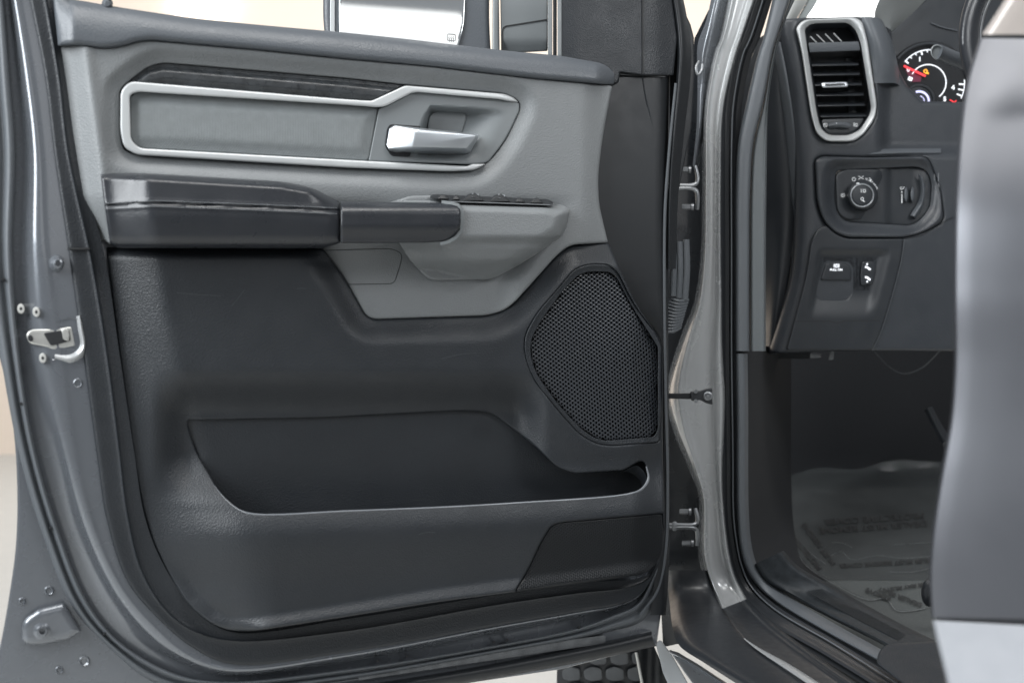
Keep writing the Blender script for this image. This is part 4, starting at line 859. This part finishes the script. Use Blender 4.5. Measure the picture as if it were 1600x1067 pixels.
b = Bag(); b.add(*tube_geo([(x, y, 10) for x, y in arc(1347, 305, 17.6, 0, 351, 39)], 1.0, M=DASH, smooth=False, closed=True, sides=8)); b.mk('knob_ring', CHROME, sw)
disc('knob_button', 1347, 305, [(15.5, 9), (15, 10.5), (10, 11)], DPS, sw, M=DASH)
b = Bag()
b.add(*text_geo('AUTO', 1364, 288.5, 7.2, DASH, -4.2, rot=.95, bold=.12, extr=.1))
b.mk('auto_lettering', WHITE, sw)
b = Bag()
b.add(*line_geo(arc(1334, 280, 2.6, 0, 340, 14), 1.0, DASH, -4.4, closed=True))
b.mk('off_symbol', WHITE, sw)
b = Bag()
b.add(*line_geo([(1341, 275), (1345, 277.6), (1341, 280)], 1.0, DASH, -4.4)); b.add(*line_geo([(1349, 275), (1345.5, 277.6), (1349, 280)], 1.0, DASH, -4.4))
b.mk('side_lamp_symbol', WHITE, sw)
b = Bag()
b.add(*line_geo(arc(1357.5, 281, 2.8, -90, 90, 8) + [(1357.5, 283.8)], 1.0, DASH, -4.4))
for k in range(3): b.add(*line_geo([(1352, 278.6 + 2 * k), (1355.4, 279 + 2 * k)], .8, DASH, -4.4))
b.mk('headlamp_symbol', WHITE, sw)
b = Bag()
b.add(*line_geo(arc(1317, 305, 2, 0, 340, 12), .9, DASH, -4.4, closed=True))
for k in range(8):
    a = k * pi_ / 4; b.add(*line_geo([(1317 + 3 * math.cos(a), 305 + 3 * math.sin(a)), (1317 + 4.2 * math.cos(a), 305 + 4.2 * math.sin(a))], .8, DASH, -4.4))
b.mk('dimmer_symbol', WHITE, sw)
b = Bag()
b.add(*line_geo([(1338, 286.6), (1341, 286), (1344, 289)], 2.0, DASH, 9.5))
b.mk('knob_pointer', WHITE, sw)
b = Bag()
b.add(*line_geo(arc(1350, 298, 2.4, -90, 90, 8), .9, DASH, 11.2)); b.add(*line_geo([(1349, 295.4), (1349, 300.6)], .9, DASH, 11.2))
for k in range(3): b.add(*line_geo([(1344.4, 296 + 2 * k), (1347, 296 + 2 * k)], .8, DASH, 11.2))
b.mk('fog_lamp_symbol', WHITE, sw)
b = Bag()
b.add(*line_geo(arc(1347, 310.6, 2.2, 0, 340, 10), .9, DASH, 11.2, closed=True)); b.add(*line_geo([(1347, 313), (1351, 315)], 1.2, DASH, 11.2))
b.mk('cargo_lamp_symbol', WHITE, sw)
b = Bag()
b.add(*line_geo([(1409, 303), (1409, 317)], 1.8, DASH, -13.2)); b.add(*line_geo([(1409, 299), (1409, 300.8)], 2, DASH, -13.2)); b.add(*line_geo(arc(1408.5, 294, 2, 0, 300, 8), .8, DASH, -13.2)); b.add(*line_geo([(1411, 295), (1412.5, 291.5)], .8, DASH, -13.2))
b.mk('brightness_scale', WHITE, sw)

for x in (1415.5, 1425.5):
    V, Fc = disc_geo(x, 304, [(12, -16), (11.6, -9), (9, -6.6), (4, -6)], M=DASH, ax=.28, n=18); mk('dimmer_wheel', V, Fc, PADTOP, sw)
strip('switch_scoop', [[(1434, 272, -9), (1438, 290, -10), (1436, 312, -10), (1422, 336, -10)], [(1440, 275, -3), (1443, 292, -2), (1440, 318, -2), (1428, 338, -4)], [(1442, 278, -12), (1446, 292, -12), (1443, 322, -12), (1430, 342, -12)]], PADTOP, sw, M=DASH)
# knee panel
kp = rpoly([(1277, 359, 6), (1290, 352, 3), (1307, 367, 8), (1324, 373, 8), (1411, 373, 1), (1407, 407, 20), (1390, 472, 30), (1375, 519, 20), (1362, 546, 2), (1229, 546, 2), (1240, 506, 20), (1259, 435, 20), (1268, 376, 10)])
brk_o = rpoly([(1290, 409, 4), (1326, 410, 5), (1331.5, 419, 5), (1331.5, 457, 6), (1322, 469, 8), (1280, 468, 5), (1276, 460, 6), (1280, 440, 10)])
knee = panel('knee_panel', kp, lambda x, y: 6 - 6 * (ss(0, 12, y - 388) * ss(0, 10, x - L(y, [388, 480], [1278, 1262])) * (1 - ss(1372, 1392, x + (y - 400) * .25)) * (1 - ss(455, 500, y))), DPS, dash, M=DASH, grid=3.5, er=1.6, skirt=6, holes=[brk_o], hole_er=1.5)
panel('knee_seam', [(1242, 500.8), (1300, 500.6), (1303, 503), (1314, 503), (1317, 500.2), (1376, 499.6), (1376, 501), (1318, 501.6), (1315, 504.4), (1302, 504.4), (1299, 502), (1242, 502.2)], flat(6.2), INK, knee, M=DASH, er=0, skirt=.6, grid=10)
pb = panel('parking_brake_switch', rpoly([(1291, 411, 3), (1325, 412, 4), (1330, 420, 4), (1329.5, 438, 2), (1282, 437, 2)]), flat(2.5), DPS, knee, M=DASH, er=1.6, skirt=8, grid=4)
panel('brake_switch_well', brk_o, lambda x, y: -26 + 9 * ss(446, 468, y), BLACKD, knee, M=DASH, grid=4, er=0, skirt=2)
b = Bag(); b.add(*text_geo('PULL ON', 1306.5, 421.3, 4.6, DASH, 2.8, bold=.16, extr=.1, sx=1.05))
b.add(*line_geo(arc(1307, 414.8, 2.5, 0, 340, 12), 1.0, DASH, 2.7, closed=True)); b.add(*line_geo(arc(1307, 414.8, 4.3, 130, 230, 6), .9, DASH, 2.7)); b.add(*line_geo(arc(1307, 414.8, 4.3, -50, 50, 6), .9, DASH, 2.7)); b.add(*text_geo('P', 1307, 414.8, 3.6, DASH, 2.9, bold=.15, extr=.1))
b.mk('brake_lettering', GLOW, knee)
ps = panel('pedal_switch', rpoly([(1347, 408, 4), (1366, 408, 4), (1369, 418, 4), (1364, 443, 4), (1345, 446, 4), (1344, 430, 8)]), flat(3.5), DPS, knee, M=DASH, er=1.5, skirt=4, grid=3)
b = Bag()
for yy, sgn in ((418, -1), (434, 1)):
    b.add(*line_geo([(1351.5, yy + 2 * sgn * 0 - 1.5), (1355, yy - .8), (1358, yy + 2), (1360, yy + 2.6)], 3.0, DASH, 3.7)); b.add(*disc_geo(1354.8, yy + sgn * 5.6, [(1.5, 3.4), (1.4, 4.1)], M=DASH, n=10))
b.mk('pedal_symbols', GLOW, knee)
panel('pedal_switch_split', [(1345, 426), (1368, 425.4), (1368, 426.2), (1345, 426.8)], flat(3.7), INK, ps, M=DASH, er=0, skirt=.4, grid=8)
V, Fc = line_geo(catmull([(1410, 373), (1440, 367), (1462, 355), (1485, 341), (1520, 334)], 6), 1.2, DASH, lambda x, y: Hd(x, y) + .3)
mk('bolster_seam', V, Fc, BLACKD, dash)
V, Fc = line_geo(catmull([(1413, 374), (1408, 407), (1391, 472), (1376, 519), (1363, 547)], 6), 1.4, DASH, 1.6, th=1)
mk('knee_edge', V, Fc, PADTOP, dash)
# under-dash face to close the footwell
# instrument cluster
panel('cluster_backing', [(1372, 36), (1396, 44), (1460, -20), (1700, -20), (1700, 190), (1372, 190)], flat(0), DPS, dash, M=DepthMap(lambda x, y: 2.3 + 0 * x), er=0, skirt=6, grid=30)
CL = Plane(1440, 2.08, .96, .278)
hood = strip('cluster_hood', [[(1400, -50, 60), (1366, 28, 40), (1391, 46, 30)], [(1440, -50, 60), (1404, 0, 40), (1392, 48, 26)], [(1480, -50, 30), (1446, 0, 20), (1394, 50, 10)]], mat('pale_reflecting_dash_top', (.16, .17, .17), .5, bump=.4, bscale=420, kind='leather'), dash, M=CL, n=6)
panel('cluster_recess', [(1450, -60), (1447, 0), (1392, 49), (1396, 76), (1405, 114), (1418, 138), (1440, 160), (1500, 175), (1640, 170), (1640, -60)], flat(-6), DPS, dash, M=CL, er=0, skirt=5, grid=20)
tube('cluster_rim', [(1447, 0, 4), (1418, 26, 4), (1391, 50, 4), (1395, 76, 4), (1404, 112, 4), (1416, 134, 4), (1438, 158, 4)], 1.4, DPL, dash, M=CL, sides=8)
tube('cluster_hood_crease', [(1455, 36, -4), (1470, 42, -4), (1496, 48, -4)], .9, PADTOP, dash, M=CL, sides=6)
g = disc('rev_counter', 1452, 130, [(66, -6), (64, 2), (60, 2.5), (57, -3)], VOID, dash, M=CL, n=56, label='rev counter with red needle lying near zero')
def gclip(pts): return pts
b = Bag()
b.add(*line_geo(arc(1452, 130, 50, -140, -72, 24, ry=52), 1.4, CL, -2)); b.add(*line_geo(arc(1452, 130, 55, -6, 26, 10, ry=54), 1.4, CL, -2))
for i, a in enumerate(range(-138, -70, 11)):
    ca, sa = math.cos(math.radians(a)), math.sin(math.radians(a)); L0 = 44 if i % 3 == 0 else 46
    b.add(*line_geo([(1452 + L0 * ca, 130 + L0 * 1.04 * sa), (1452 + 50 * ca, 130 + 52 * sa)], 2.2 if i % 3 == 0 else 1.3, CL, -2))
for a in (2, 12, 22):
    ca, sa = math.cos(math.radians(a)), math.sin(math.radians(a)); b.add(*line_geo([(1452 + 46 * ca, 130 + 45 * sa), (1452 + 54 * ca, 130 + 53 * sa)], 2.0, CL, -2))
b.add(*line_geo(arc(1450, 129, 28, -152, 52, 40), 1.5, CL, -2))
for s_, x, y in (('1', 1437, 93), ('0', 1419, 109), ('4', 1489, 137), ('5', 1476, 155)): b.add(*text_geo(s_, x, y, 9.5, CL, -2, bold=.35, extr=.15))
b.add(*line_geo([(1419, 122), (1425, 124.5)], 6, CL, -2))
b.mk('gauge_markings', GLOW, g)
b = Bag(); b.add(*line_geo([(1412, 103), (1446, 119)], 3.0, CL, 0)); b.mk('gauge_needle', REDG, g); V, Fc = line_geo([(1484, 156), (1491, 160), (1494, 157)], 1.6, CL, -2); mk('red_line_mark', V, Fc, REDG, g)
pinkm = mat('needle_glow', (.10, .01, .03), .5, emit=(.5, .02, .12), estr=.06)
panel('needle_glow_patch', [(1414, 108), (1424, 110), (1440, 119), (1438, 128), (1424, 128)], flat(-2.4), pinkm, g, M=CL, er=0, skirt=.5, grid=5)  # glow around the needle, put in as a faintly emissive red patch
b = Bag(); b.add(*line_geo(arc(1446, 111.5, 2.6, 0, 340, 12), 1.6, CL, -2, closed=True)); b.add(*line_geo([(1447, 114), (1451, 115)], 2.6, CL, -2)); b.mk('warning_light', ORG, g)
g2 = disc('temperature_gauge', 1436, 156, [(25, -2), (24, 1.5), (22, 1.5), (21, -1)], DPS, g, M=CL, n=36)
b = Bag(); b.add(*line_geo(arc(1436, 158, 15, -110, 10, 16), 3.2, CL, 0)); b.add(*line_geo(arc(1436, 158, 8, -80, 10, 8), 1.2, CL, 0)); b.mk('small_gauge_markings', mat('lit_lilac_print', (.6, .6, .8), .5, emit=(.6, .6, 1.0), estr=.8), g)
tube('gauge_ring', [(x, y, 3) for x, y in arc(1452, 130, 62, -142, -60, 20)], 1.6, DPL, g, M=CL, sides=8)

# steering wheel and stalk
SWM = Plane(1520, 1.62, .96, .278)
wheel = base('steering_wheel', tuple(SWM(1640, 80, 0)), 'black steering wheel rim cut off by the rear door edge', 'steering wheel')
tube('wheel_rim', [(1650 + 136 * math.cos(a), 60 + 136 * math.sin(a) * 1.05, 0) for a in np.linspace(math.pi * .6, math.pi * 1.45, 22)], 16.5, ARM, wheel, M=SWM, sides=20, n=4)
tube('wheel_spoke', [(1528, 60, -4), (1560, 62, -14), (1640, 70, -26)], [7, 13, 18], BLACKD, wheel, M=SWM, sides=12, n=5)
tube('rim_trim', [(1650 + 118 * math.cos(a), 60 + 118 * math.sin(a) * 1.05, 3) for a in np.linspace(math.pi * .8, math.pi * 1.4, 16)], 2.0, STEEL, wheel, M=SWM, sides=8, n=4)
stk = base('indicator_stalk', tuple(SWM(1530, 100, -30)), 'round ended black indicator stalk between the steering wheel and the dials', 'stalk')
tube('stalk_shaft', [(1466, 82, -60), (1490, 92, -72), (1520, 104, -86), (1580, 128, -110)], [12.5, 12.5, 12, 13], PADTOP, stk, M=SWM, sides=24, n=5)
disc('stalk_end', 1465, 82, [(13, -62), (12.4, -56), (11, -55), (10, -57), (8, -57.5), (4, -57)], GREYS, stk, M=SWM, ax=.85, tilt=-.4, n=28)
b = Bag()
for pts in ([(1460, 272), (1460, 282)], [(1466, 270), (1466, 284)], [(1461, 290), (1463, 300)], [(1466, 286), (1467, 292)]): b.add(*line_geo(pts, 1.4, DASH, 5))
b.mk('column_lever_mark', STEEL, dash)

# =================================================================== REAR DOOR (near, blurred)
rd = base('rear_door', tuple(Q(1540, 1060, .95)), 'glossy grey painted rear door edge at the far right, out of focus', 'car door')
RP = mat('rear_door_paint', (.088, .091, .102), .36, metal=.4, coat=0, var=.04, vscale=6, rvar=.03)
prof = [(1600, -60, 0), (1575, -10, 0), (1545, 38, 0), (1530, 60, 0), (1512, 120, 0), (1500, 200, 0), (1492, 330, 0), (1490, 450, 0), (1491, 560, 0), (1485, 650, 0), (1470, 740, 0), (1458, 820, 0), (1452, 900, 0), (1455, 964, 0)]
RM = DepthMap(lambda x, y: .84 + 0 * x)
def sh(P, dx, h, dy=0): return [(x + dx, y + dy * 1.0, h) for x, y, _ in P]
shoulder = lambda y: 0
pr = prof[3:]
def bulge(y): return -81 + .33 * (y - 60) if y < 190 else (-38 * (1 - (y - 190) / 230) ** 2 if y < 420 else 0)
def shb(P, dx, h): return [(x + dx, y + .012 * dx, h + bulge(y)) for x, y, _ in P]
panel('door_core', [(1466, 880), (1464, 1000), (1475, 1040), (1760, 1040), (1760, 880)], flat(-8), RP, rd, M=RM, er=0, skirt=20, grid=30)
strip('door_skin', [shb(pr, 2, -60), shb(pr, 0, -6), shb(pr, 2, -1), shb(pr, 9, 2.5), shb(pr, 60, 16), shb(pr, 140, 34), shb(pr, 260, 60)], RP, rd, M=RM, n=10)
RPL = RP
lowp = [(1455, 968, 0), (1462, 1000, 0), (1472, 1040, 0), (1486, 1100, 0), (1500, 1160, 0)]
def shl(P, dx, h): return [(x + dx, y + .055 * dx, h + (y - 968) * .45) for x, y, _ in P]
strip('door_lower_skin', [shl(lowp, 8, -50), shl(lowp, 1, -8), shl(lowp, 4, 3), shl(lowp, 14, 8), shl(lowp, 70, 22), shl(lowp, 260, 62)], mat('lower_door_floor_reflection', (.25, .26, .28), .6, metal=.2, var=.06, vscale=20), rd, M=RM, n=8)  # same door paint made paler for the bright floor it reflects
glassm = mat('tinted_rear_glass', (.30, .27, .25), .12, spec=.8, var=.05)
gp = prof[:3] + [(1534, 54, 0)]
strip('rear_window_glass', [sh(gp, 0, -20), sh(gp, 6, -14), sh(gp, 80, 0), sh(gp, 240, 30)], glassm, rd, M=RM, n=6)

# =================================================================== below the door: wheel, step
step = base('running_board', tuple(Q(1120, 1070, 1.4)), 'brushed bright side step below the rocker panel', 'side step')
BM = DepthMap(lambda x, y: 1.62 - (y - 1000) * .0022 + 0 * x)
panel('step_top', [(1045, 1014), (1060, 1018), (1140, 1068), (1190, 1104), (1110, 1104), (1070, 1050)], flat(0), mat('bright_step_metal', (.40, .42, .44), .3, metal=.7, var=.15), step, M=BM, er=3, skirt=30, grid=8)
tube('step_edge', [(1046, 1016, 3), (1075, 1030, 3), (1134, 1068, 3), (1180, 1100, 3)], 2.6, CHROME, step, M=BM, sides=8)
fn = base('fender_liner', tuple(Q(1040, 1067, 1.7)), 'pale grey strip and dark liner edge between the tyre and the side step', 'liner')
panel('liner_strip', [(1024, 1003), (1032, 998), (1050, 1022), (1096, 1104), (1060, 1104), (1036, 1050)], flat(0), mat('pale_liner', (.42, .44, .46), .5), fn, M=DepthMap(lambda x, y: 1.66 + 0 * x), er=2, skirt=20, grid=8)
panel('liner_dark', [(992, 1016), (1020, 1004), (1040, 1050), (1062, 1104), (1006, 1104)], lambda x, y: 6 * np.sin((x - 990) * .2), BLACKD, fn, M=DepthMap(lambda x, y: 1.70 + 0 * x), er=2, skirt=20, grid=6)
tube('liner_bead', [(994, 1018, 8), (1002, 1060, 8), (1010, 1104, 8)], 2.4, ZINC, fn, M=DepthMap(lambda x, y: 1.70 + 0 * x), sides=8)
tyre = base('front_tyre', tuple(Q(940, 1120, 2.0)), 'block treaded black tyre showing under the front door', 'tyre')
TM = DepthMap(lambda x, y: 2.0 + 0 * x)
panel('tyre_casing', [(872, 980), (1012, 980), (1020, 1130), (868, 1130)], lambda x, y: -((x - 940) / 70) ** 2 * 14, RUBBER, tyre, M=TM, er=0, skirt=60, grid=14)
b = Bag()
for r_ in range(5):
    for c_ in range(4):
        x0 = 878 + c_ * 34 + (7 if r_ % 2 else 0); y0 = 992 + r_ * 25
        o = rpoly([(x0, y0 + 3, 3), (x0 + 14, y0 - 2, 3), (x0 + 28, y0 + 2, 3), (x0 + 29, y0 + 19, 3), (x0 + 12, y0 + 21, 3), (x0 + 1, y0 + 17, 3)])
        b.add(*panel_geo(o, lambda x, y: 9 - ((x - 940) / 70) ** 2 * 14, M=TM, er=1.5, skirt=12, grid=8))
b.mk('tread_blocks', mat('dusty_rubber', (.085, .09, .095), .7, var=.5, vscale=25, bump=.6, bscale=200), tyre)
